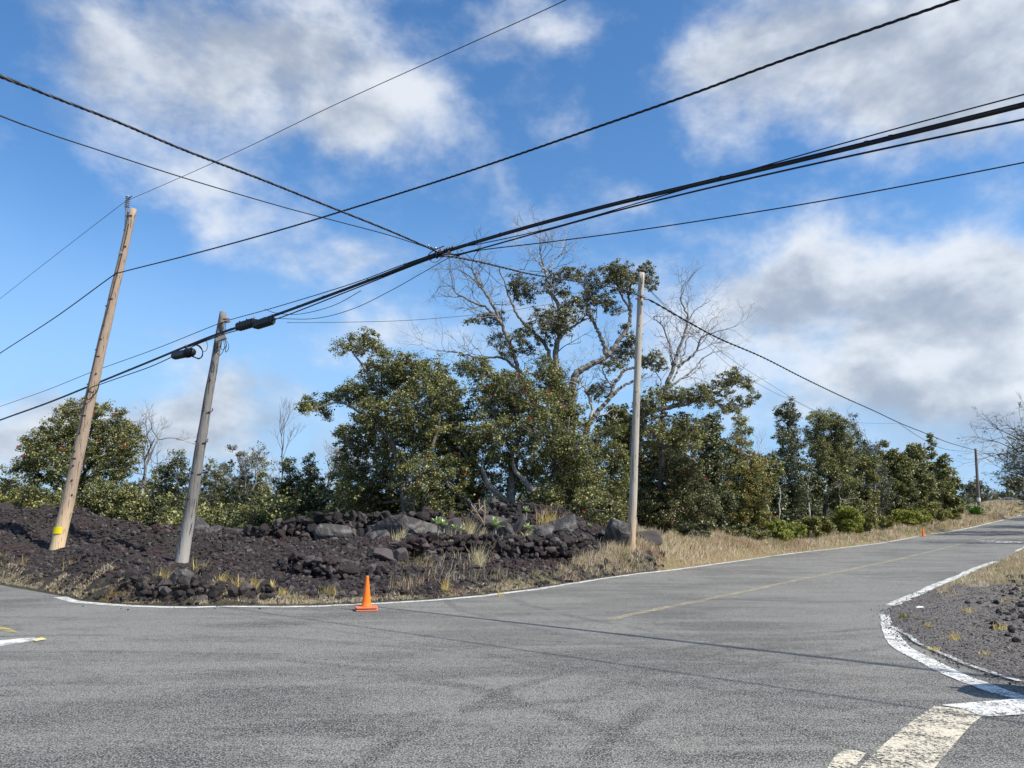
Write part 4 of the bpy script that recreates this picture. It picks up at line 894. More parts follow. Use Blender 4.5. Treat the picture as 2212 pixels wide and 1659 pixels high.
hero('dead_tree', 'bleached dead tree rising right of the plain pole', FB, 38,
 [([FB, (1500, 1200), (1520, 980), (1560, 870), (1585, 780), (1622, 680), (1642, 570), (1605, 480), (1620, 420)], .14, .02, 1), ([(1585, 850), (1680, 780), (1722, 690), (1800, 655), (1895, 630)], .07, .015, 1),
  ([(1530, 970), (1650, 885), (1750, 790), (1830, 760)], .07, .012, 2), ([(1640, 600), (1700, 520), (1770, 480)], .03, .01, 1), ([(1560, 870), (1545, 740), (1500, 620), (1450, 570), (1530, 570)], .06, .012, 1), ([(1560, 930), (1610, 820), (1640, 700), (1720, 640)], .05, .012, 2), ([(1500, 980), (1480, 900), (1400, 840)], .04, .01, 1)], [], 52)
GB = (1330, 1500)
hero('spreading_tree', 'wide tree with a long flat limb reaching right of the plain pole', GB, 36,
 [([GB, (1340, 1250), (1365, 1145), (1450, 1100), (1600, 1065), (1750, 1030), (1860, 1075), (1990, 1050)], .20, .03, 0), ([(1750, 1030), (1820, 990), (1900, 945), (1990, 940)], .07, .02, 0), ([(1450, 1100), (1440, 1180), (1420, 1250)], .08, .03, 0),
  ([GB, (1360, 1320), (1480, 1290), (1600, 1320), (1700, 1390)], .12, .03, 0), ([(1450, 1130), (1560, 1130), (1640, 1180), (1740, 1190)], .06, .02, 0)],
 [(1400, 1080, 50), (1440, 1040, 55), (1490, 1010, 50), (1550, 990, 45), (1600, 1020, 50), (1660, 1030, 45), (1720, 1000, 50), (1780, 990, 45), (1750, 1040, 40), (1850, 925, 45), (1900, 910, 45), (1950, 925, 40), (1990, 960, 25), (1860, 990, 30), (1900, 1070, 35), (1960, 1040, 35), (2000, 1020, 30), (1840, 1070, 35),
  (1410, 1200, 60), (1470, 1230, 60), (1540, 1210, 60), (1600, 1240, 55), (1650, 1180, 45), (1560, 1280, 50), (1450, 1290, 50), (1660, 1290, 45), (1620, 1150, 40), (1720, 1180, 35), (1500, 1150, 40)], 53, leaf='leaf', red=.01)

# ------------------------------------------------------------------ leafy trees
LT = leafy_tree
LT('ohia_tree', 'big dense tree left of centre with a limb reaching left', 'tree', (880, 1130), 33,
   [(800, 728, 22), (770, 745, 26), (735, 752, 16), (808, 755, 18), (845, 790, 40), (800, 800, 25), (725, 855, 18), (690, 868, 22), (660, 882, 20), (665, 870, 15), (705, 895, 14), (750, 850, 25), (790, 850, 42), (860, 830, 50), (930, 820, 48), (900, 800, 35), (960, 850, 45), (975, 900, 45), (900, 890, 65), (810, 900, 50),
    (770, 950, 42), (850, 960, 60), (940, 950, 60), (985, 965, 45), (745, 935, 18), (760, 1010, 40), (740, 1025, 22), (830, 1030, 60), (910, 1030, 60), (975, 1030, 50), (790, 1075, 45), (860, 1090, 50), (930, 1090, 50), (750, 1060, 28)], 'leaf', seed=61, dens=.60, spread=1.8, red=.02,
   limbs=[([(880, 1120), (870, 1050), (850, 960), (830, 880), (790, 800), (760, 760)], .14, .03), ([(850, 960), (800, 910), (740, 870), (690, 880), (655, 890)], .08, .02), ([(880, 1100), (920, 1000), (950, 900), (930, 830)], .12, .03), ([(870, 1050), (810, 1010), (760, 1010)], .07, .02)])
LT('ohia_tree', 'broad central tree behind the lava mound with a twisted pale trunk', 'tree', (1100, 1092), 32.5,
   [(1035, 800, 34), (1000, 790, 22), (1075, 830, 40), (1120, 840, 40), (1060, 870, 50), (1110, 890, 50), (1180, 800, 34), (1195, 830, 42), (1215, 870, 42), (1160, 880, 45), (1230, 920, 48), (1170, 940, 55), (1090, 950, 60), (1030, 940, 45), (1250, 970, 42), (1200, 1000, 55), (1120, 1020, 45), (1040, 1020, 50), (1000, 1000, 35),
    (1260, 1030, 42), (1230, 1070, 45), (1180, 1075, 40), (1000, 1075, 38), (960, 1100, 32), (1280, 1090, 40), (1270, 1120, 25), (1030, 1070, 25), (1300, 1130, 22)], 'leaf', seed=62, dens=.55, spread=1.5, red=.03, trunk_r=.18,
   limbs=[([(1100, 1090), (1075, 1068, -.8), (1055, 1045, -1), (1040, 1015, -.8), (1010, 990), (990, 950)], .17, .04), ([(1150, 1060, -1.2), (1130, 1035, -1.4), (1112, 1015, -1.2), (1108, 980, -1), (1125, 940), (1120, 880)], .12, .03), ([(1150, 1060, -1.2), (1190, 1030), (1220, 980), (1230, 900)], .11, .03), ([(1108, 980, -1), (1080, 930), (1050, 850), (1030, 790)], .08, .02)])
LT('ohia_tree', 'round crowned tree behind the tallest pole at far left', 'tree', (170, 1130), 38,
   [(195, 880, 24), (160, 885, 24), (220, 885, 18), (140, 895, 18), (260, 895, 14), (120, 930, 28), (155, 930, 32), (200, 925, 32), (245, 930, 34), (275, 940, 28), (85, 950, 28), (60, 965, 22), (95, 985, 36), (60, 1000, 26), (140, 975, 38), (190, 980, 40), (240, 970, 38), (285, 965, 26), (270, 1000, 30), (40, 1010, 16), (80, 1020, 30), (130, 1030, 30), (240, 1020, 34), (190, 1030, 30)],
   'leaf', 'bark_dark', seed=63, dens=.58, spread=1.6, red=.05, limbs=[([(170, 1120), (165, 1050), (130, 1000), (80, 980)], .13, .03), ([(165, 1050), (200, 1000), (260, 970)], .1, .03), ([(165, 1060), (170, 960), (180, 890)], .12, .02), ([(150, 1080), (110, 1040), (50, 1015)], .08, .02)])
def shrub(label, pts_, D, leaf, seed, base=None, dens=.6, name='shrub', **kw):
    b = base or (np.mean([p[0] for p in pts_]), max(p[1]+p[2] for p in pts_)); return LT(name, label, 'shrub', b, D, pts_, leaf, seed=seed, dens=dens, trunk_r=kw.pop('trunk_r', .05), **kw)
UG = 'leafy shrubs behind the lava field'
shrub('pale green shrub at the left foot of the tallest pole', [(60, 1075, 26), (100, 1085, 30), (35, 1095, 24), (140, 1100, 26), (75, 1110, 24)], 35, 'leaf_yel', 71, group=UG)
shrub('olive shrub at the extreme left edge of the photo', [(5, 1060, 24), (-10, 1085, 30), (15, 1095, 22)], 37, 'leaf_yel', 72, group=UG)
shrub('rounded green shrub just right of the tallest pole foot', [(210, 1070, 34), (245, 1075, 36), (280, 1080, 30), (200, 1110, 30), (250, 1120, 32), (290, 1115, 30)], 34, 'leaf', 73, group=UG)
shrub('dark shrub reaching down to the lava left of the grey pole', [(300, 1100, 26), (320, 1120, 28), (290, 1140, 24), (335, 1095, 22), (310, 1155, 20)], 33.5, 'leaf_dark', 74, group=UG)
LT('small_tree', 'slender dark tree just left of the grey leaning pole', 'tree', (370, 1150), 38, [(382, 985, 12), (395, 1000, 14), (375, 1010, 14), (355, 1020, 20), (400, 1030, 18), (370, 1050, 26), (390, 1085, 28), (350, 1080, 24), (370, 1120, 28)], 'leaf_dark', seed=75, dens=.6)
LT('small_tree', 'thin grey green tree just right of the grey leaning pole', 'tree', (450, 1150), 42, [(447, 1008, 8), (455, 1025, 14), (440, 1045, 16), (462, 1050, 14), (450, 1080, 22), (440, 1110, 24)], 'leaf_grey', seed=76, dens=.5)
for i, (x, y, rr, D, lf, lb) in enumerate([(345, 1135, 30, 36, 'leaf_yel', 'low olive shrub below the slender dark tree'), (400, 1140, 28, 37, 'leaf_yel', 'low olive shrub right behind the grey pole foot'), (445, 1130, 32, 40, 'leaf_yel', 'yellowish shrub under the thin grey green tree'),
        (490, 1125, 34, 41, 'leaf_yel', 'yellowish shrub beneath the wide wispy bare tree, left side'), (535, 1120, 36, 40, 'leaf_yel', 'yellowish shrub beneath the wide wispy bare tree, right side'), (580, 1115, 32, 38, 'leaf', 'green shrub touching the left dark conical tree'),
        (500, 1085, 30, 46, 'leaf_grey', 'hazy grey green shrub farther behind the yellowish ones'), (555, 1085, 26, 47, 'leaf_yel', 'distant olive shrub left of the dark conical trees'), (735, 1105, 26, 37, 'leaf_yel', 'pale olive shrub right of the dark conical trees'), (755, 1075, 20, 42, 'leaf_yel', 'distant pale shrub in the gap left of the big dense tree'),
        (300, 1060, 22, 46, 'leaf_grey', 'hazy shrub at the foot of the forked bare tree'), (420, 1100, 24, 48, 'leaf_grey', 'hazy shrub seen just beside the grey leaning pole'), (690, 1130, 24, 34, 'leaf_yel', 'low yellowish shrub behind the upper wall'), (620, 1135, 26, 34.5, 'leaf', 'low green shrub behind the left end of the upper wall'),
        (20, 1045, 16, 48, 'leaf_grey', 'small hazy shrub beyond the far left edge trees')]):
    r_ = np.random.default_rng(200+i); shrub(lb, [(x+r_.normal()*rr*.6, y+r_.normal()*rr*.3, rr*r_.uniform(.5, .8)) for _ in range(6)], D, lf, 100+i, base=(x, 1160), group=UG, dens=.5, clr=.26)
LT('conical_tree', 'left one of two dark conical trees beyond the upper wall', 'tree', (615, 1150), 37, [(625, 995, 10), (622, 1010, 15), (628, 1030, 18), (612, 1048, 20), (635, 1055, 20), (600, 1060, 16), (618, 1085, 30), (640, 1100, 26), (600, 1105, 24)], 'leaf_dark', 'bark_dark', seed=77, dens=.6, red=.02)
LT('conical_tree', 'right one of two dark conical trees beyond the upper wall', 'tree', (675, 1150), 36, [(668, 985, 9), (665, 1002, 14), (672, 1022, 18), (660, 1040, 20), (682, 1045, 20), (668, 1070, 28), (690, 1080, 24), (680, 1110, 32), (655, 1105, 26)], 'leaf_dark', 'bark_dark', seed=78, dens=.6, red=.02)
for i, (x, y, rr, D, lf, lb) in enumerate([(330, 1090, 24, 39, 'leaf_yel', 'young yellow green tree between the round crowned tree and grey pole'), (475, 1060, 24, 44, 'leaf_yel', 'young yellow green tree right of the grey pole'), (515, 1040, 26, 43, 'leaf_grey', 'young grey green tree inside the wispy bare tree'),
        (560, 1050, 24, 45, 'leaf_yel', 'young yellowish tree left of the conical pair'), (735, 1040, 20, 40, 'leaf', 'young green tree in the gap beside the big dense tree'), (430, 1080, 20, 46, 'leaf', 'young green tree hidden behind the grey pole')]):
    r_ = np.random.default_rng(240+i); LT('young_tree', lb, 'tree', (x, 1150), D, [(x+r_.normal()*rr*.45, y+k_*16-66+r_.normal()*5, rr*(.35+.09*k_)) for k_ in range(8)], lf, seed=260+i, dens=.5, group='young trees behind the lava field')
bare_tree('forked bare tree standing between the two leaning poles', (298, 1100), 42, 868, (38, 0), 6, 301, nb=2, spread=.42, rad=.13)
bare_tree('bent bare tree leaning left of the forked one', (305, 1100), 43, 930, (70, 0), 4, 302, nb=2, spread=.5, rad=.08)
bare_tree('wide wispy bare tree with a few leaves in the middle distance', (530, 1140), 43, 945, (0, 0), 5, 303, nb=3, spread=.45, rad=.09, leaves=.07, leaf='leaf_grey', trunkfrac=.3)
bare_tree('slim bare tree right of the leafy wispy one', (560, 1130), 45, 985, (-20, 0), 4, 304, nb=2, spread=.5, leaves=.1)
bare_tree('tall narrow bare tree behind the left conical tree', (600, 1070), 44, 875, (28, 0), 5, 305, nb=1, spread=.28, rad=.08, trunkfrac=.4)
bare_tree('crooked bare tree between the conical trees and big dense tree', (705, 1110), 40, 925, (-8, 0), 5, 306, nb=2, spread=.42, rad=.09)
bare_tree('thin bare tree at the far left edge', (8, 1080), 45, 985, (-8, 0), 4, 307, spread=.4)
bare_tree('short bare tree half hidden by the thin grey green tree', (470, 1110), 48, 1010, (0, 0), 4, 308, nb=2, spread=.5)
bare_tree('twiggy dead shrub above the centre of the upper wall', (1035, 1100), 31.2, 1030, (-25, 0), 5, 309, nb=3, spread=.8, bark='bark_pale', rad=.04, trunkfrac=.1, up=.02)
bare_tree('dry twiggy snag under the big dense tree', (900, 1110), 31, 1050, (40, 0), 4, 310, nb=3, spread=.7, bark='bark', rad=.04, trunkfrac=.15)

RG = 'trees along the left side of the climbing road'
LT('roadside_tree', 'pale green tree seen just left of the plain pole', 'tree', (1310, 1150), 34.5, [(1300, 935, 20), (1330, 925, 18), (1290, 965, 28), (1325, 975, 28), (1345, 1000, 24), (1300, 1010, 34), (1335, 1040, 30), (1290, 1060, 30), (1320, 1085, 34), (1345, 1110, 26), (1300, 1120, 30)], 'leaf', seed=81, dens=.55, group=RG, spread=1)
LT('roadside_tree', 'dense reddish green tree right behind the plain pole', 'tree', (1430, 1160), 36, [(1400, 985, 30), (1440, 1000, 36), (1480, 1010, 34), (1390, 1030, 38), (1440, 1050, 42), (1500, 1050, 38), (1380, 1080, 36), (1420, 1100, 44), (1480, 1100, 44), (1520, 1090, 34), (1400, 1140, 32), (1460, 1145, 34), (1510, 1140, 30)], 'leaf_brown', 'bark_dark', seed=82, dens=.6, red=.035, group=RG, spread=1.3)
LT('roadside_tree', 'tree dotted with red blossoms and a leafy spire on top', 'tree', (1585, 1160), 38, [(1600, 885, 10), (1598, 905, 15), (1605, 930, 18), (1588, 945, 16), (1550, 925, 12), (1545, 950, 15), (1560, 970, 22), (1600, 970, 28), (1575, 1000, 34), (1620, 1005, 30), (1545, 1010, 28), (1640, 1035, 28), (1590, 1040, 40), (1550, 1055, 32), (1635, 1075, 32), (1590, 1090, 38), (1645, 1110, 26), (1560, 1110, 32), (1610, 1130, 30)], 'leaf_yel', 'bark_dark', seed=83, dens=.55, red=.13, group=RG)
LT('roadside_tree', 'tall dark slender tree at the start of the right row', 'tree', (1710, 1160), 42, [(1705, 870, 12), (1695, 890, 20), (1715, 895, 16), (1700, 920, 24), (1690, 945, 20), (1710, 965, 28), (1695, 995, 26), (1720, 1005, 26), (1705, 1035, 32), (1690, 1065, 28), (1725, 1070, 28), (1705, 1105, 32), (1690, 1135, 26), (1660, 1050, 16)], 'leaf_dark', 'bark_dark', seed=84, dens=.6, group=RG)
LT('roadside_tree', 'tall flat topped tree with a dark trunk showing below its crown', 'tree', (1778, 1160), 43, [(1770, 905, 24), (1795, 905, 24), (1820, 920, 20), (1760, 935, 26), (1790, 945, 30), (1825, 950, 22), (1770, 980, 30), (1805, 985, 30), (1835, 990, 20), (1760, 1020, 24), (1800, 1025, 32), (1830, 1040, 24), (1760, 1070, 22), (1810, 1075, 30), (1840, 1095, 24), (1820, 1120, 24)], 'leaf', 'bark_dark', seed=85, dens=.6, trunk_r=.16, group=RG)
LT('roadside_tree', 'grey leafed tree right of the flat topped one', 'tree', (1870, 1150), 50, [(1843, 900, 7), (1845, 920, 9), (1850, 945, 14), (1865, 970, 20), (1885, 975, 16), (1860, 1005, 28), (1890, 1015, 26), (1870, 1050, 30), (1900, 1055, 26), (1860, 1090, 26), (1895, 1095, 28), (1880, 1120, 22)], 'leaf_grey', seed=86, dens=.55, group=RG)
LT('roadside_tree', 'mid row greyish tree with a short top sprig', 'tree', (1930, 1140), 55, [(1908, 960, 9), (1912, 980, 14), (1935, 985, 14), (1920, 1005, 22), (1945, 1015, 22), (1920, 1040, 26), (1950, 1050, 26), (1930, 1080, 28), (1910, 1105, 22), (1950, 1105, 24)], 'leaf', seed=87, dens=.55, group=RG, lsize=.12)
LT('roadside_tree', 'olive rounded tree second from the far end of the row', 'tree', (1985, 1130), 61, [(1975, 975, 16), (1960, 990, 14), (1990, 985, 14), (1975, 1010, 24), (1960, 1035, 24), (1990, 1040, 26), (1970, 1070, 28), (2000, 1080, 24), (1980, 1105, 24)], 'leaf', seed=88, dens=.6, group=RG, lsize=.13)
LT('roadside_tree', 'last tree of the row with a thin leafy spire', 'tree', (2035, 1125), 66, [(2008, 945, 6), (2012, 955, 7), (2008, 970, 7), (2012, 985, 8), (2035, 995, 12), (2015, 1005, 12), (2045, 1015, 14), (2025, 1030, 22), (2055, 1045, 18), (2035, 1060, 26), (2060, 1075, 18), (2015, 1080, 22), (2045, 1095, 24), (2070, 1095, 12)], 'leaf', seed=89, dens=.6, group=RG, lsize=.13)
for i, (x, y, rr, D, lf, lb) in enumerate([(1350, 985, 38, 39, 'leaf', 'green tree filling in just right of the plain pole top'), (1470, 1015, 44, 41, 'leaf', 'tall green tree behind the reddish green one'), (1530, 985, 34, 44, 'leaf_dark', 'dark tree rising left of the leafy spire'), (1640, 1010, 28, 46, 'leaf', 'green tree just behind the blossom tree'), (1685, 1100, 28, 50, 'leaf_yel', 'yellowish tree low in the gap behind the slender tree'), (1860, 1040, 26, 60, 'leaf', 'olive tree behind the grey leafed tree'), (1800, 1010, 30, 56, 'leaf_dark', 'dark tree behind the flat topped one'), (1940, 1050, 26, 66, 'leaf', 'olive tree behind the middle of the row'), (2030, 1070, 22, 74, 'leaf', 'olive tree behind the last tree of the row'),(1660, 1090, 30, 46, 'leaf_dark', 'dark tree filling the gap between the blossom tree and slender tree'), (1745, 1080, 28, 47, 'leaf_dark', 'dark undergrowth tree behind the slender tree'), (1835, 1090, 30, 50, 'leaf', 'low dense tree behind the grey leafed tree'),
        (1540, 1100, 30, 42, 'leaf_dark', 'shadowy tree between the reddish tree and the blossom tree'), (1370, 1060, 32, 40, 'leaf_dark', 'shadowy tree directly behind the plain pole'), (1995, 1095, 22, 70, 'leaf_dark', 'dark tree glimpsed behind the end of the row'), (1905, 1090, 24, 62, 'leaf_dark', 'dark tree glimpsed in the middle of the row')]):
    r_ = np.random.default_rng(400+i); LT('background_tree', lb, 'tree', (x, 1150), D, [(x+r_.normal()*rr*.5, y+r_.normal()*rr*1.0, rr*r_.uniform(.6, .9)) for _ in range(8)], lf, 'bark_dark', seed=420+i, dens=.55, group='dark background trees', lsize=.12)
bare_tree('bare pale sapling in the gap right of the blossom tree', (1665, 1080), 44, 905, (-45, 0), 4, 311, nb=2, spread=.35, bark='bark_pale', rad=.05, group='bare saplings in the roadside row')
bare_tree('bare twig tree poking above the middle of the row', (1885, 1050), 52, 880, (0, 0), 3, 312, spread=.3, rad=.05, group='bare saplings in the roadside row')
bare_tree('bleached crooked sapling at the front of the flat topped tree', (1800, 1140), 40.5, 1030, (35, 0), 3, 313, spread=.45, bark='bark_pale', rad=.05, group='bare saplings in the roadside row')
bare_tree('thin pale trunk beside the slender dark tree', (1750, 1140), 41, 1020, (-8, 0), 2, 314, spread=.3, bark='bark_pale', rad=.06, group='bare saplings in the roadside row', trunkfrac=.6)
bare_tree('short bleached snag left of the slender dark tree', (1684, 1130), 40.5, 1040, (-4, 0), 2, 315, spread=.4, bark='bark_pale', rad=.05, group='bare saplings in the roadside row', trunkfrac=.6)
# roadside shrubs
VG = 'yellow green shrubs along the road verge'
def vshrub(label, x, y, w_, h_, D, leaf, seed, n=7, dens=.7):
    r_ = np.random.default_rng(seed); return shrub(label, [(x+r_.uniform(-.5, .5)*w_, y-h_*(.12+.75*r_.uniform(0, 1)**1.4), h_*r_.uniform(.13, .26)) for _ in range(int(n*2.2))], D, leaf, seed, base=(x, y), dens=dens, clr=.16, group=VG, twigs=True, spread=.5)
vshrub('yellow green shrub nearest the plain pole on the verge', 1683, 1165, 45, 42, 39.5, 'leaf_brt', 501)
vshrub('low pale shrub left of the brightest shrub', 1745, 1160, 60, 42, 41, 'leaf_yel', 502)
vshrub('brightest lime green shrub on the verge', 1830, 1150, 45, 55, 44, 'leaf_brt', 503, 9, 1.0)
vshrub('pale lime shrub right of the brightest one', 1870, 1145, 40, 35, 46, 'leaf_yel', 504)
vshrub('wide pale green shrub further along the verge', 1945, 1140, 75, 38, 50, 'leaf_brt', 505, 10)
vshrub('olive shrub below the last trees of the row', 2010, 1125, 50, 42, 58, 'leaf_yel', 506)
vshrub('small olive shrub beside the agaves', 2065, 1120, 30, 25, 70, 'leaf_yel', 507)
vshrub('shaded green shrub at the foot of the blossom tree', 1600, 1160, 60, 30, 38, 'leaf', 508)
vshrub('dark green shrub at the foot of the reddish tree', 1500, 1160, 60, 30, 36, 'leaf_dark', 509)
vshrub('low shrub left of the yellow green one near the plain pole', 1640, 1165, 35, 25, 39, 'leaf', 510)
vshrub('small lime shrub between the slender tree and the brightest shrub', 1725, 1158, 28, 26, 42, 'leaf_brt', 511, 6, .8)
vshrub('tall pale stalky shrub in front of the flat topped tree', 1780, 1152, 40, 34, 43, 'leaf_yel', 512)
vshrub('lime patch at the far end of the tree row', 1985, 1130, 40, 26, 56, 'leaf_brt', 513, 7, .8)
vshrub('pale lime shrub just left of the small far cone', 1960, 1138, 34, 22, 52, 'leaf_brt', 514, 6, .7)
vshrub('dry olive shrub beneath the grey leafed tree', 1905, 1138, 44, 26, 48, 'leaf_yel', 515)
vshrub('low lime weeds right of the small far cone', 2035, 1118, 40, 18, 62, 'leaf_brt', 516, 6, .7)
# far trees beyond the distant pole
FG = 'small far trees beyond the distant pole'
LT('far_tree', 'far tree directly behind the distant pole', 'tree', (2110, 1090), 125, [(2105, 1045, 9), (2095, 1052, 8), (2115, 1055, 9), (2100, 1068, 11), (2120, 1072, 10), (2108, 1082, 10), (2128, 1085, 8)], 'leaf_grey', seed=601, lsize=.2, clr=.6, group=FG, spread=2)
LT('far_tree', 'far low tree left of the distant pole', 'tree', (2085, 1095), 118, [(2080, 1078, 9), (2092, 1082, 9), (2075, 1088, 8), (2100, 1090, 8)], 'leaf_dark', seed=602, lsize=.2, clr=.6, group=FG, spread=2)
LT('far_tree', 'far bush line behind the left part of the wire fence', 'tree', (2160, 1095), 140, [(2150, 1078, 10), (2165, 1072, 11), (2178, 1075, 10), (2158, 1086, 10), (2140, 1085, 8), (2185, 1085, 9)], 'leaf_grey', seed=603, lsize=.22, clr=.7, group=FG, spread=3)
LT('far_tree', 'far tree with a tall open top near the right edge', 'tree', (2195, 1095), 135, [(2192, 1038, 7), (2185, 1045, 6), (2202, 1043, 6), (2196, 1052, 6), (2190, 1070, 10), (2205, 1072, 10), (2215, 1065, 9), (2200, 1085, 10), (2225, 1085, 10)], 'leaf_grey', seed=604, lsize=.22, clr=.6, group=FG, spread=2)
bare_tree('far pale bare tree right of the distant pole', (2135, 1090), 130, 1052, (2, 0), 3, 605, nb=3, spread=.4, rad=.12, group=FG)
# trees right of the road: edge of one is in the frame, others only shade the road
def right_tree(label, x, y, H, seed, lv=.15, nb=4):
    r = np.random.default_rng(seed); z = Zg(x, y); B = np.array([x, y, z]); E = empty('leaning_tree', B, label, 'tree'); gt = G(); tips = []
    P = wiggle(B, B+np.array([-.6, 0, H*.3]), 6, .06, r); addtube(gt, P, np.linspace(.2, .15, 6), 8)
    for i in range(nb): bare_branches(gt, P[-1], np.array([-.75 if i % 2 == 0 else .3, r.normal()*.5, .85]), H*.25, .15, 6, r, tips, .02, .50, .78, .2)
    gt.obj('trunk', M['bark_dark'], E, False, B); gl = G(); tp = np.array(tips); tp = tp[r.random(len(tp)) < lv]; clump_leaves(gl, tp, np.full(len(tp), .16), 10, .09, r); gl.obj('crown', M['leaf_dark'], E, False, B)
right_tree('dark bare twigged tree reaching in at the right edge above the road', 37.6, 47, 10.2, 704, .08, 3)
right_tree('twiggy roadside tree outside the right edge shading the road', 44, 60, 8.5, 702, .6)
right_tree('leafy roadside tree farther up outside the right edge', 52, 70, 8, 703, .8)
right_tree('twiggy tree at the top of the climb outside the right edge', 63, 84, 8, 705, .6)

# ------------------------------------------------------------------ far wood behind everything
g = G(); gw = G(); r = np.random.default_rng(900)
C = []
for i in range(2400):
    a = r.uniform(-.85, .95); D = r.uniform(62, 150); x = a*D; 
    if road_sd(np.array([x]), np.array([D]))[0] < 7: continue
    hh = r.uniform(1.0, 4.2) if a < .4 else r.uniform(.5, 2.0)
    C.append((x, D, Zg(x, D)+hh*.6, hh))
C = np.array(C); 
for q in range(3):
    clump_leaves(g, C[:, :3]+r.normal(size=(len(C), 3))*(1.2, 1.2, .7), C[:, 3]*.9, 26, .28, r)
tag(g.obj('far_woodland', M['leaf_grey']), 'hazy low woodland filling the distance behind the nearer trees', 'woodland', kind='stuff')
# undergrowth behind the lava ridge
g = G(); r = np.random.default_rng(901); C = []
for px0, px1, D0, D1, zt, n in ((-30, 560, 33, 50, 1.9, 1500), (560, 700, 34, 50, 2.2, 800), (700, 960, 40, 105, 2.2, 1500)):
    for i in range(n):
        D = r.uniform(D0, D1); x = ray(r.uniform(px0, px1), 540)[0]*D
        if road_sd(np.array([x]), np.array([D]))[0] < 4.5: continue
        C.append((x, D, r.uniform(0, 1)*zt*(.35+1.3*vnoise(np.array([x*.45]), np.array([D*.2]), 55)[0])))
C = np.array(C); C[:, 2] += Zs(C[:, 0], C[:, 1], False); clump_leaves(g, C, np.full(len(C), .55), 60, .13, r); tag(g.obj('undergrowth', M['leaf']), 'dense leafy undergrowth between and beneath the trees', 'undergrowth', kind='stuff')

# ------------------------------------------------------------------ grass
m, t, bs, tc, geo = newmat('dry_grass'); c = t.ramp(geo.outputs['Random Per Island'], [(0, (.26, .17, .085)), (.3, (.52, .39, .22)), (.7, (.72, .60, .40)), (1, (.82, .76, .60))]); gn = t.ss(t.noise(tc, .6, 4, .6), .50, .64, 0, .75); c = t.mix(gn, c, (.26, .27, .075)); c = t.mix(t.ss(t.noise(tc, .5, 3, .5), .52, .68, 0, .5), c, (.36, .17, .08))
L(t, c, bs.inputs['Base Color']); bs.inputs['Roughness'].default_value = .6; tl = t.n('ShaderNodeBsdfTranslucent', {'Color': c}); mx = t.n('ShaderNodeMixShader', {0: .3, 1: bs.outputs[0], 2: tl.outputs[0]}); L(t, mx.outputs[0], t.nt.nodes['Material Output'].inputs['Surface']); M['grass'] = m
M['grass_pale'] = leafmat('pale_dry_grass', [(0, (.34, .27, .17)), (.5, (.55, .46, .31)), (1, (.72, .66, .50))], .3)
M['grass_gold'] = leafmat('golden_tuft_grass', [(0, (.30, .20, .07)), (.5, (.55, .40, .16)), (1, (.74, .60, .30))], .3)
def blades(g, P, H, W, r, lean=(.0, .0), sp=.35):
    n = len(P); a = r.uniform(0, 6.283, n); w_ = (W*r.uniform(.6, 1.3, n))[:, None]; side = np.c_[np.cos(a), np.sin(a)*.3, np.zeros(n)]*w_
    d = np.c_[r.normal(size=(n, 2))*sp+np.array(lean), np.ones(n)]; d /= np.linalg.norm(d, axis=1)[:, None]; h_ = H[:, None]; mid = P+d*h_*.55; d2 = d+np.c_[r.normal(size=(n, 2))*.25+np.array(lean)*.6, np.full(n, -.15)]; tip = mid+d2*h_*.45
    V = np.stack([P-side, P+side, mid+side*.6, tip, mid-side*.6], 1).reshape(-1, 3); g.add(V, np.arange(n*5).reshape(-1, 5))
def scatter(n, u0, u1, s0, s1, y0, y1, r, far=True):
    out = []
    while sum(map(len, out)) < n:
        y = y0+(y1-y0)*r.uniform(0, 1, n*2)**1.3; x = r.uniform(u0, u1, n*2)*y; s = road_sd(x, y); k = (s > s0) & (s < s1*(.6+.8*vnoise(x*.5, y*.5, 15))) & (side_far(x, y) == far); out.append(np.c_[x, y][k])
    return np.concatenate(out)[:n]
r = np.random.default_rng(910); g = G()
P = scatter(52000, ray(560, 550)[0], ray(1010, 550)[0], .05, 3.2, 21, 105, r); u = P[:, 0]/P[:, 1]; dn = vnoise(P[:, 0]*1.3, P[:, 1]*1.3, 17); sd2 = road_sd(P[:, 0], P[:, 1])
k = (dn+np.clip((u-.12)*2.5, -.3, .5) > .35) & (sd2 < .9+np.clip((u-ray(600, 560)[0])/.08, 0, 1)*3); P, dn, sd2, u = P[k], dn[k], sd2[k], u[k]
H = (.16+.42*dn)*np.clip(sd2*.8+.25, .3, 1.1)*r.uniform(.6, 1.2, len(P)); z = Zs(P[:, 0], P[:, 1]); blades(g, np.c_[P, z-.02], H, np.clip(P[:, 1]*.00032, .006, .03), r, (.12, 0), .25)
P = scatter(16000, ray(690, 550)[0], ray(1010, 550)[0], 3, 8, 33, 110, r); z = Zs(P[:, 0], P[:, 1]); blades(g, np.c_[P, z-.02], r.uniform(.3, .75, len(P)), np.clip(P[:, 1]*.0004, .012, .04), r, (.1, 0), .25)
P = scatter(30000, ray(940, 520)[0], ray(1075, 520)[0], .3, 30, 72, 135, r); z = Zs(P[:, 0], P[:, 1]); blades(g, np.c_[P, z-.02], r.uniform(.35, .8, len(P)), np.full(len(P), .035), r, (.1, 0), .25)
tag(g.obj('verge_grass', M['grass']), 'tall dry tan grass along the far verge of the climbing road', 'grass', kind='stuff')
g = G(); P = scatter(26000, ray(935, 580)[0], ray(1150, 580)[0], .1, 6, 14.5, 60, r, False); dn = vnoise(P[:, 0]*1.6, P[:, 1]*1.6, 19); k = (dn+np.clip((P[:, 1]-20)/7, -.6, .8) > .5); P = P[k]; z = Zs(P[:, 0], P[:, 1]); blades(g, np.c_[P, z-.01], r.uniform(.05, .24, len(P)), np.full(len(P), .006), r, (.1, 0), .4)
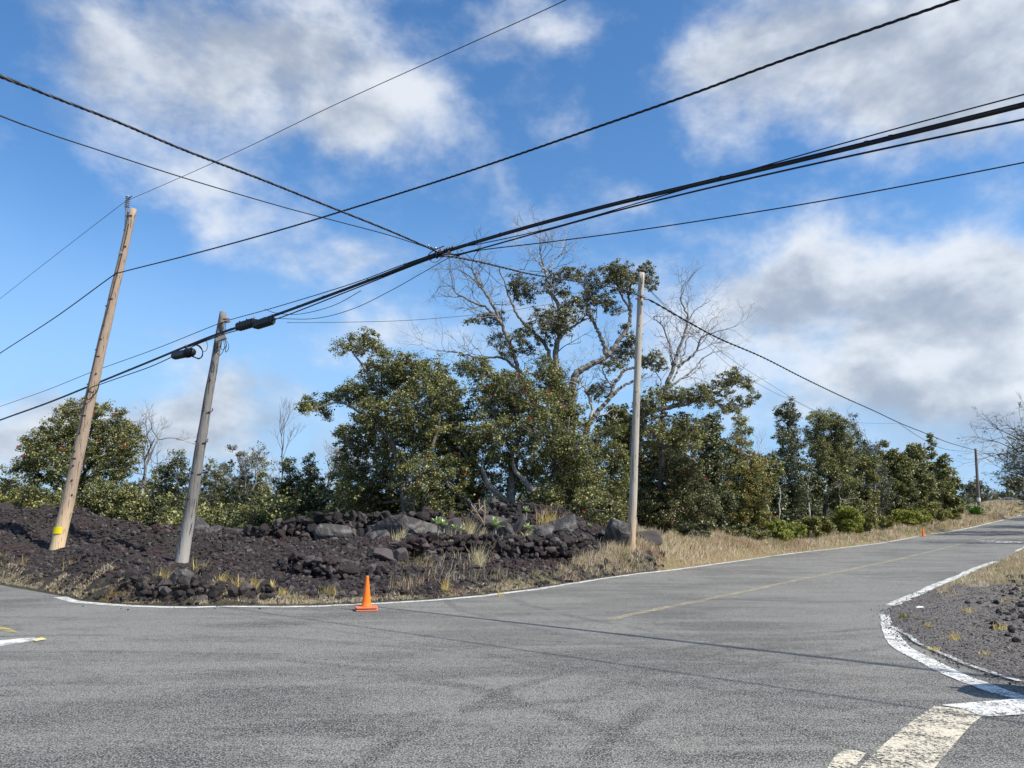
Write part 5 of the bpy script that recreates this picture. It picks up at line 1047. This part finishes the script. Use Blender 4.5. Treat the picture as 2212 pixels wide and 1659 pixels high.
tag(g.obj('right_verge_grass', M['grass']), 'short reddish tan grass on the right roadside beyond the gravel', 'grass', kind='stuff')
# strip of sparse dead grass at the road edge in front of the lava
g = G(); u0, u1 = ray(-20, 590)[0], ray(600, 590)[0]
P = scatter(19000, u0, u1, .05, .85, 15, 24, r); dn = vnoise(P[:, 0]*2.2, P[:, 1]*2.2, 23); k = dn > .30; P, dn = P[k], dn[k]; z = Zs(P[:, 0], P[:, 1]); blades(g, np.c_[P, z-.01], .03+.16*dn*r.uniform(.3, 1, len(P)), np.full(len(P), .007), r, (.1, 0), .6)
P = scatter(2800, ray(380, 570)[0], ray(640, 570)[0], .5, 5.2, 17, 29, r); dn = vnoise(P[:, 0]*1.2, P[:, 1]*1.2, 29); k = dn > .56; P = P[k]; z = Zs(P[:, 0], P[:, 1]); blades(g, np.c_[P, z-.01], r.uniform(.12, .45, len(P)), np.full(len(P), .006), r, (.12, 0), .22)
tag(g.obj('sparse_grass', M['grass']), 'sparse dead grass and litter between the lava and the asphalt', 'grass', kind='stuff')
# single tufts
def tuft(px, py, hpx, wpx, n, label, mat='grass_gold', seed=0, lean=.1, D=None):
    r = np.random.default_rng(seed)
    if D is None:
        a, b = ray(px, py); D = ground_px(px, py)[1]
        for _ in range(30): D = (CH-Zg(a*D, D))/(-b) if b < -1e-3 else D
    p = pt(px, py, D); p[2] = Zg(p[0], p[1]); sc = D/F; g = G(); P = p+np.c_[r.normal(size=(n, 2))*wpx*sc*.20, np.zeros(n)]; blades(g, P-p, hpx*sc*r.uniform(.35, 1.1, n), np.full(n, .0065), r, (lean, 0), .30)
    o = g.obj('grass_tuft', M[mat]); o.location = p; return tag(o, label, 'grass tuft', 'dry grass tufts at the lava edge')
for i, a in enumerate([(20, 582, 13, 12, 50, 'small straw tuft at the far left road edge'), (66, 587, 20, 9, 40, 'thin tall tuft below the tallest pole'), (74, 590, 9, 16, 90, 'greenish low tuft left of the white line start', 'leaf_yel'), (108, 592, 6, 12, 60, 'tiny straw tuft above the start of the white line'),
    (160, 603, 24, 13, 90, 'tall golden tuft left of the rock bank, fanning left'), (196, 603, 26, 12, 110, 'tallest golden tuft at the foot of the grey pole rocks'), (218, 604, 18, 8, 50, 'narrow golden tuft right of the tallest one'), (236, 605, 22, 9, 60, 'upright straw tuft in front of the rock bank'), (253, 604, 20, 9, 60, 'straw tuft to the right of the upright one'),
    (282, 604, 8, 12, 60, 'low brownish tuft midway to the cone'), (329, 603, 12, 20, 170, 'bushy golden tuft just left of the orange cone'), (272, 603, 16, 6, 30, 'thin spiky tuft midway to the cone'), (140, 600, 8, 14, 60, 'low straw tuft near the bend of the white line'),
    (396, 577, 16, 8, 50, 'thin pale tuft right of the orange cone', 'grass_pale'), (402, 575, 16, 6, 40, 'second thin pale tuft right of the orange cone', 'grass_pale'), (418, 573, 14, 8, 40, 'pale fan shaped tuft on the bare lava slope', 'grass_pale'), (478, 586, 30, 14, 150, 'largest pale tuft in the middle of the slope', 'grass_pale'), (449, 578, 20, 8, 40, 'slim pale tuft left of the largest one', 'grass_pale'),
    (512, 580, 22, 9, 50, 'sparse pale tuft right of the largest one', 'grass_pale'), (548, 572, 30, 22, 220, 'wide tan tuft at the start of the dense grass'), (445, 597, 14, 12, 60, 'reddish low tuft beside the white line', 'grass_gold'), (500, 594, 10, 10, 50, 'low tan tuft at the asphalt edge', 'grass_gold'), (596, 560, 24, 16, 160, 'tan tuft just left of the plain pole foot'), (616, 568, 16, 20, 160, 'yellowish tuft below the plain pole')]):
    px, py, hp, wp, n, lb = a[:6]; tuft(px, py, hp, wp, n, lb, a[6] if len(a) > 6 else 'grass_gold', 930+i)
for i, (px, py, hp, wp, n, lb, D) in enumerate([(468, 533, 24, 14, 170, 'tall pale grass clump in front of the brown wall boulder', 26.6), (482, 534, 14, 10, 90, 'short pale grass clump at the base of the bare branches', 26.5), (529, 531, 12, 12, 120, 'pale grass clump between the mound boulders', 26.8), (522, 529, 12, 8, 50, 'thin pale tuft on the upper mound', 27.5)]):
    tuft(px, py, hp, wp, n, lb, 'grass_pale', 970+i, D=D)
tuft(422, 580.5, 7, 8, 60, 'small bright green weed on the lava slope', 'leaf_brt', 990, 0); tuft(573, 580, 5, 7, 40, 'tiny bright weed at the edge line', 'leaf_brt', 991, 0)
for i, a in enumerate([(903, 618, 6, 12, 110, 'greenish weed beside the gap in the curved line', 'leaf_yel'), (918, 620, 4, 7, 40, 'small green weed on the gravel', 'leaf_yel'), (928, 627, 6, 6, 50, 'small straw tuft on the gravel'), (936, 621, 4, 6, 30, 'faint green sprig on the gravel', 'leaf_yel'), (955, 640, 9, 12, 60, 'wiry brown tuft on the gravel')]):
    tuft(a[0], a[1], a[2], a[3], a[4], a[5], a[6] if len(a) > 6 else 'grass_gold', 1000+i)

for i, (px, py, hp, wp, n, lb) in enumerate([(934, 652, 5, 12, 40, 'tan wisp at the inner side of the curved line'), (968, 612, 6, 16, 60, 'brown grass wisp in the middle of the gravel island'), (1000, 630, 10, 18, 50, 'reddish dry stems on the right of the gravel island'), (948, 599, 5, 16, 70, 'straw wisp behind the litter scrap'), (985, 655, 5, 14, 50, 'low tan sprig above the sign shadow'), (1008, 604, 9, 14, 50, 'dry stems beside the yellow wire guard'), (962, 590, 5, 22, 90, 'patch of short straw where gravel meets the right verge')]):
    tuft(px, py, hp, wp, n, lb, 'grass_gold', 1020+i, .25)
# dry branching stalks on the terrace
B = pt(485, 534, 26.7); g = G(); r = np.random.default_rng(5)
for pl in ([(485, 534), (484, 524), (478, 514), (471, 504)], [(484, 524), (485, 512), (484, 501)], [(478, 514), (474, 510), (471, 512)], [(485, 512), (480, 508), (479, 499)]):
    addtube(g, smoothpath([pt(x, y, 26.7) for x, y in pl], 5), .018, 5)
o = g.obj('dry_stalk', simple('tan_dry_stem', (.42, .27, .16), .7), None, False, B); o.location = B; tag(o, 'forked dry tan stalk standing on the terrace below the mound', 'dead plant')

# ------------------------------------------------------------------ agaves and rosettes
M['agave'] = leafmat('agave_leaf', [(0, (.25, .33, .17)), (1, (.46, .52, .30))], .1); M['agave_dk'] = leafmat('dark_agave_leaf', [(0, (.03, .08, .015)), (.6, (.08, .18, .03)), (1, (.22, .36, .08))], .15)
def rosette(px, py, D, rad, n, label, mat, seed, stem=.0, cat='succulent', group='rosette plants on the lava'):
    r = np.random.default_rng(seed); p = pt(px, py, D); base = p.copy(); base[2] = min(p[2]-stem, p[2]); E = empty('agave', base, label, cat, group); g = G()
    for i in range(n):
        a = i*2.4+r.normal()*.2; e = .15+1.2*(i/n)+r.normal()*.08; Ln = rad*r.uniform(.8, 1.1); d = np.array([math.cos(a)*math.cos(e), math.sin(a)*math.cos(e), math.sin(e)]); s = norm(np.cross(d, (0, 0, 1))); w_ = rad*.17
        ts = [0, .3, .6, .85, 1]; ws = [.5, 1, .9, .45, .03]; up = norm(np.cross(s, d)); V = []
        for t_, q in zip(ts, ws):
            c = p+d*Ln*t_-np.array([0, 0, 1])*Ln*.15*t_*t_; V += [c-s*w_*q+up*w_*.25*q, c-up*w_*.12*q, c+s*w_*q+up*w_*.25*q]
        Q = [];
        for k in range(4):
            for j in range(2): Q.append([k*3+j, k*3+j+1, k*3+j+4, k*3+j+3])
        g.add(np.array(V), np.array(Q))
    g.obj('leaf_rosette', M[mat], E, True, base)
    g = G(); addtube(g, [base-(0, 0, .1), (base+p)/2+(.02, 0, 0), p+(0, 0, .03)], [rad*.12, rad*.1, rad*.1], 6); g.obj('stem', M['bark'], E, False, base)
rosette(438, 525, 26.8, .36, 16, 'left one of the paired pale agaves on the terrace', 'agave', 1, .25); rosette(443.5, 526, 26.9, .32, 15, 'right one of the paired pale agaves on the terrace', 'agave', 2, .25)
rosette(455, 529, 26.7, .25, 13, 'small agave left of the tall pale grass', 'agave', 3, .1); rosette(462, 530.5, 26.5, .2, 12, 'smallest agave tucked against the tall pale grass', 'agave', 4, .1)
rosette(495, 526, 26.6, .40, 18, 'large agave in the centre right of the forked dry stalk', 'agave', 5, .3); rosette(526, 511.5, 28, .28, 14, 'agave high up on the mound', 'agave', 6, .2); rosette(590, 527, 30, .2, 12, 'tiny agave at the right foot of the mound', 'agave', 7, .1)
rosette(528, 529, 26.8, .28, 14, 'yellowish agave among the pale grass on the mound', 'agave', 8, .1)
rosette(962.5, 510, 88, 1.25, 34, 'dark green agave behind, left of the distant pole', 'agave_dk', 9, .8, 'agave', 'dark agaves by the distant pole'); rosette(976.0, 514.5, 86, 1.3, 36, 'dark green agave in front of the distant pole', 'agave_dk', 10, .5, 'agave', 'dark agaves by the distant pole'); rosette(955, 510.5, 88, .95, 26, 'smaller dark agave, leftmost by the distant pole', 'agave_dk', 11, .5, 'agave', 'dark agaves by the distant pole')

# ------------------------------------------------------------------ traffic cones
m, t, bs, tc, geo = newmat('orange_cone_plastic'); c = t.mix(t.ss(t.noise(tc, 7, 5), .5, .75, 0, .5), (.88, .19, .015), (.62, .13, .03)); L(t, c, bs.inputs['Base Color']); bs.inputs['Roughness'].default_value = .42; M['cone'] = m
m, t, bs, tc, geo = newmat('faded_cone_base'); c = t.mix(t.noise(tc, 12, 4), (.60, .12, .05), (.78, .25, .14)); L(t, c, bs.inputs['Base Color']); bs.inputs['Roughness'].default_value = .6; M['conebase'] = m
def rounded_sq(w_, z, rc, n=5, bow=0):
    P = []
    for cx, cy, a0 in ((1, 1, 0), (-1, 1, 90), (-1, -1, 180), (1, -1, 270)):
        for k in range(n):
            a = math.radians(a0+90*k/(n-1)); x = cx*(w_/2-rc)+rc*math.cos(a); y = cy*(w_/2-rc)+rc*math.sin(a); P.append((x, y, z+bow*((x*x-y*y)/(w_*w_/4))))
    return np.array(P)
def cone(px, py, Hh, double, label, seed, lean=0):
    g_ = ground_px(px, py); base = np.array([g_[0], g_[1], float(Rz(*g_))]); E = empty('traffic_cone', base, label, 'traffic cone', 'orange traffic cones'); E.rotation_euler = (0, lean, math.radians(seed*13))
    w_ = Hh*.65; wb = Hh*.53
    def plate(z0, th, bow, w2):
        g = G(); rings = [rounded_sq(w2, z0, .03, bow=bow), rounded_sq(w2+.006, z0+th*.5, .03, bow=bow), rounded_sq(w2, z0+th, .03, bow=bow)]; n = len(rings[0]); V = np.vstack(rings+[[[0, 0, z0]], [[0, 0, z0+th]]]); Q = []
        for k in range(2):
            for i in range(n): Q.append([k*n+i, k*n+(i+1) % n, (k+1)*n+(i+1) % n, (k+1)*n+i])
        T = [[3*n, (i+1) % n, i] for i in range(n)]+[[3*n+1, 2*n+i, 2*n+(i+1) % n] for i in range(n)]; g.add(V, np.array(Q)); g.f[3] = [np.array(T)]; g.obj('base', M['conebase'], E)
    plate(.006, .025, 0, w_); z = .031
    if double: plate(.052, .025, .012, w_*.98); z = .077
    g = G(); zz = [z-.005, z+.02, z+.03, Hh*.25, Hh*.26, Hh*.6, Hh*.93, Hh*.97, Hh, Hh-.002, Hh-.12]; rr = [wb*q for q in (.31, .30, .285, .245, .242, .16, .09, .085, .075, .055, .06)]
    P = np.array([(0, 0, a) for a in zz]); n = 28; a = np.linspace(0, 6.2832, n, endpoint=False); V = np.array([[(R_*math.cos(b), R_*math.sin(b), q) for b in a] for q, R_ in zip(zz, rr)]).reshape(-1, 3); i = np.arange(len(zz)-1)[:, None]*n; j = np.arange(n)[None]; g.add(V, np.stack([i+j, i+(j+1) % n, i+n+(j+1) % n, i+n+j], -1).reshape(-1, 4)); g.obj('cone_body', M['cone'], E, True)
cone(366.3, 610.3, .655, True, 'near orange cone with doubled base on the white edge line', 1)
cone(923.3, 536.2, .68, False, 'small far orange cone on the edge line up the road', 2)

# ------------------------------------------------------------------ far wire fence, shed roof, right side things
pts_ = [(2095, 812), (2118, 808)]
def fz(zx, zy): return (946.5+zx*.0350, 476.9+zy*.0350)      # crop of the far right
top = [(690, 790), (840, 800), (1000, 790), (1130, 765), (1250, 735), (1400, 700), (1530, 650), (1690, 605), (1820, 600), (1950, 625), (2060, 665), (2212, 700), (2400, 780)]
E = empty('wire_fence', pt(*fz(1530, 740), 117), 'pale wire panel fence arching over the grassy rise', 'fence'); fb = np.array(E.location)
tp = np.array([pt(*fz(x, y), 117) for x, y in top]); tp = smoothpath(tp, 4)
g = G()
for dz in (0, -.45, -.9): addtube(g, tp+(0, 0, dz), .022, 4)
g.obj('wire_panel', M['steel'], E, False, fb)
for i in range(0, len(tp), 1):
    g = G(); addtube(g, [tp[i]+(0, 0, .18), tp[i]-(0, 0, 2.4)], .034, 4); g.obj('fence_post', M['box'], E, False, fb)
for zx, zy in ((1540, 740), (1250, 860), (2030, 750)):
    c = pt(*fz(zx, zy), 110); g = G(); addtube(g, [c-(0, 0, .9), c], .03, 5); addbox(g, c+(0, 0, .12), np.eye(3), (.07, .05, .24)); o = g.obj('marker_stake', M['whitep'], None, False, c); o.location = c; tag(o, {1540: 'white tipped marker stake at the middle of the grassy rise', 1250: 'white marker stake lowest on the grassy rise', 2030: 'white marker stake nearest the right end of the fence'}[zx], 'stake')
# shed
c = pt(*fz(330, 740), 100); c[2] = Zg(c[0], c[1]); E = empty('shed', c, 'small dark shed with a pale roof half hidden behind the last trees', 'shed'); zt = pt(*fz(370, 665), 100)[2]-c[2]
g = G(); addbox(g, (0, 1.5, (zt-.6)/2), np.eye(3), (3.0, 3, zt-.6)); g.obj('wall', M['darksteel'], E)
g = G(); g.add(np.array([(-2.4, -.4, zt), (1.9, -.4, zt-.75), (1.9, 3.4, zt-.75), (-2.4, 3.4, zt), (-2.4, -.4, zt-.1), (1.9, -.4, zt-.85), (1.9, 3.4, zt-.85), (-2.4, 3.4, zt-.1)]), np.array([[0, 1, 2, 3], [7, 6, 5, 4], [0, 4, 5, 1], [1, 5, 6, 2], [2, 6, 7, 3], [3, 7, 4, 0]])); g.obj('roof', simple('grey_shed_roof', (.32, .31, .29), .6), E)
# guy wire guard at the right edge
a_ = ground_px(1021.8, 602.5); B = np.array([a_[0], a_[1], Zg(*a_)]); E = empty('guy_wire', B, 'yellow guy wire guard leaning at the right edge of the photo', 'guy wire'); d = norm(np.array([.75, .1, 1.5]))
g = G(); addtube(g, [B-(0, 0, .1), B+d*.18, B+d*.02+d*.18, B+d*1.0], [.012, .012, .03, .03], 10); g.obj('guard', M['tagyel'], E, True, B); g = G(); addtube(g, [B, B+d*10.5], .008, 5); g.obj('wire', M['steel'], E, False, B)
# stop sign just outside the frame on the right: only its shadow is in the picture
sx, sy = 6.85, 7.35; zb = Zg(sx, sy); E = empty('stop_sign', (sx, sy, zb), 'red octagonal stop sign on a post outside the right edge', 'road sign'); fr = np.array([norm([.67, .74, 0]), [0, 0, 1], norm([.74, -.67, 0])])
g = G(); addbox(g, (0, 0, 1.35), np.eye(3), (.05, .05, 2.7)); g.obj('post', M['steel'], E)
def octa(R_, off_, z0=2.2):
    a = np.radians(22.5+45*np.arange(8)); F_ = np.array([fr[0]*R_*math.cos(q)+fr[1]*R_*math.sin(q)+fr[2]*off_+np.array([0, 0, z0]) for q in a]); return F_
def plate_obj(name, R_, o0, o1, mat):
    A_, B_ = octa(R_, o0), octa(R_, o1); V = np.vstack([A_, B_]); g = G(); g.add(V, np.array([[i, (i+1) % 8, 8+(i+1) % 8, 8+i] for i in range(8)])); g.f[8] = [np.array([list(range(7, -1, -1)), list(range(8, 16))])]; g.obj(name, mat, E)
red = simple('sign_red', (.55, .02, .02), .4); plate_obj('sign_back', .47, .03, .04, M['whitep']); plate_obj('sign_face', .445, .041, .045, red)
cu = bpy.data.curves.new('t', 'FONT'); cu.body = 'STOP'; cu.size = .32; cu.align_x = 'CENTER'; cu.align_y = 'CENTER'; cu.extrude = .002; to = bpy.data.objects.new('t', cu); COL.objects.link(to); bpy.context.view_layer.update(); me = bpy.data.meshes.new_from_object(to); bpy.data.objects.remove(to)
me.materials.clear(); me.materials.append(M['whitep']); to = bpy.data.objects.new('lettering', me); COL.objects.link(to); to.parent = E; xax = np.cross(fr[1], fr[2]); to.matrix_local = Matrix(((xax[0], fr[1][0], fr[2][0], fr[2][0]*.05), (xax[1], fr[1][1], fr[2][1], fr[2][1]*.05), (xax[2], fr[1][2], fr[2][2], 2.2), (0, 0, 0, 1)))
r = np.random.default_rng(79); y = r.uniform(8, 24, 9000); x = r.uniform(.5, .95, 9000)*y; s_ = road_sd(x, y); k = (s_ > .9) & (~side_far(x, y)) & (r.uniform(0, 1, 9000) < np.clip((x/y-.55)*5, .05, 1)*np.clip((s_-.8)/2, 0, 1)); x, y = x[k], y[k]
S = .02+.075*r.uniform(0, 1, len(x))**3; g = G(); g.add(*rocks(np.c_[x, y, Zs(x, y)+S*.2], S, 2, 12, .8, .07, 10)); tag(g.obj('lava_rubble', M['rock']), 'rough dark lava lumps on the right side of the gravel island', 'rubble', kind='stuff')
# litter: pebbles on asphalt, white scrap on gravel
g = G(); r = np.random.default_rng(77); C = []; S = []
for px, py in ((215, 609), (217, 607), (220, 606.5), (83, 606.5), (115, 604), (121, 609), (128, 610), (174, 608), (865, 722), (905, 655), (260, 609)):
    q = ground_px(px, py); C.append([q[0], q[1], float(Rz(*q))+.01]); S.append(r.uniform(.010, .026)*min(1, 1.0 if py < 640 else .5))
g.add(*rocks(C, S, 2, 8, .8, .05, 8)); tag(g.obj('stray_pebbles', M['rock']), 'small dark pebbles scattered on the asphalt near the edge line', 'pebbles', kind='stuff')
q = ground_px(921, 613.8); zb = Zs([q[0]], [q[1]])[0]; o = mesh_obj('litter', .45*np.array([(-.16, 0, 0), (.0, -.03, .01), (.16, -.01, .02), (.13, .06, .05), (-.02, .08, .07), (-.15, .05, .03), (-.1, .02, -.02), (.1, .02, -.02)]), [np.array([[0, 1, 4, 5], [1, 2, 3, 4]]), np.array([[0, 6, 1], [6, 7, 1], [7, 2, 1]])], M['whitep']); o.location = (q[0], q[1], zb+.05); tag(o, 'white scrap of litter lying on the gravel', 'litter')
# gravel stones on the right island
r = np.random.default_rng(78); y = r.uniform(6, 20, 26000); x = r.uniform(.40, .95, 26000)*y; s = road_sd(x, y); k = (s > -.10-.25*r.uniform(0, 1, len(s))**4) & (~side_far(x, y)) & (y > 5.5); x, y, s = x[k], y[k], s[k]
S = r.uniform(.006, .016, len(x))*(1+1.6*np.clip((s-1.2)/2, 0, 1)*r.uniform(0, 1, len(x))**2); z = np.maximum(Zs(x, y), Rz(x, y)+.01*(s < .1)); g = G(); g.add(*rocks(np.c_[x, y, z+S*.2], S, 1, 6, .8, .08, 9)); m, t, bs, tc, geo = newmat('gravel_stone'); c = t.ramp(geo.outputs['Random Per Island'], [(0, (.033, .028, .026)), (.5, (.092, .080, .072)), (.85, (.21, .19, .17)), (1, (.38, .35, .31))]); L(t, c, bs.inputs['Base Color']); bs.inputs['Roughness'].default_value = .9
tag(g.obj('gravel', m), 'dark gravel and cinder covering the corner island', 'gravel', kind='stuff')
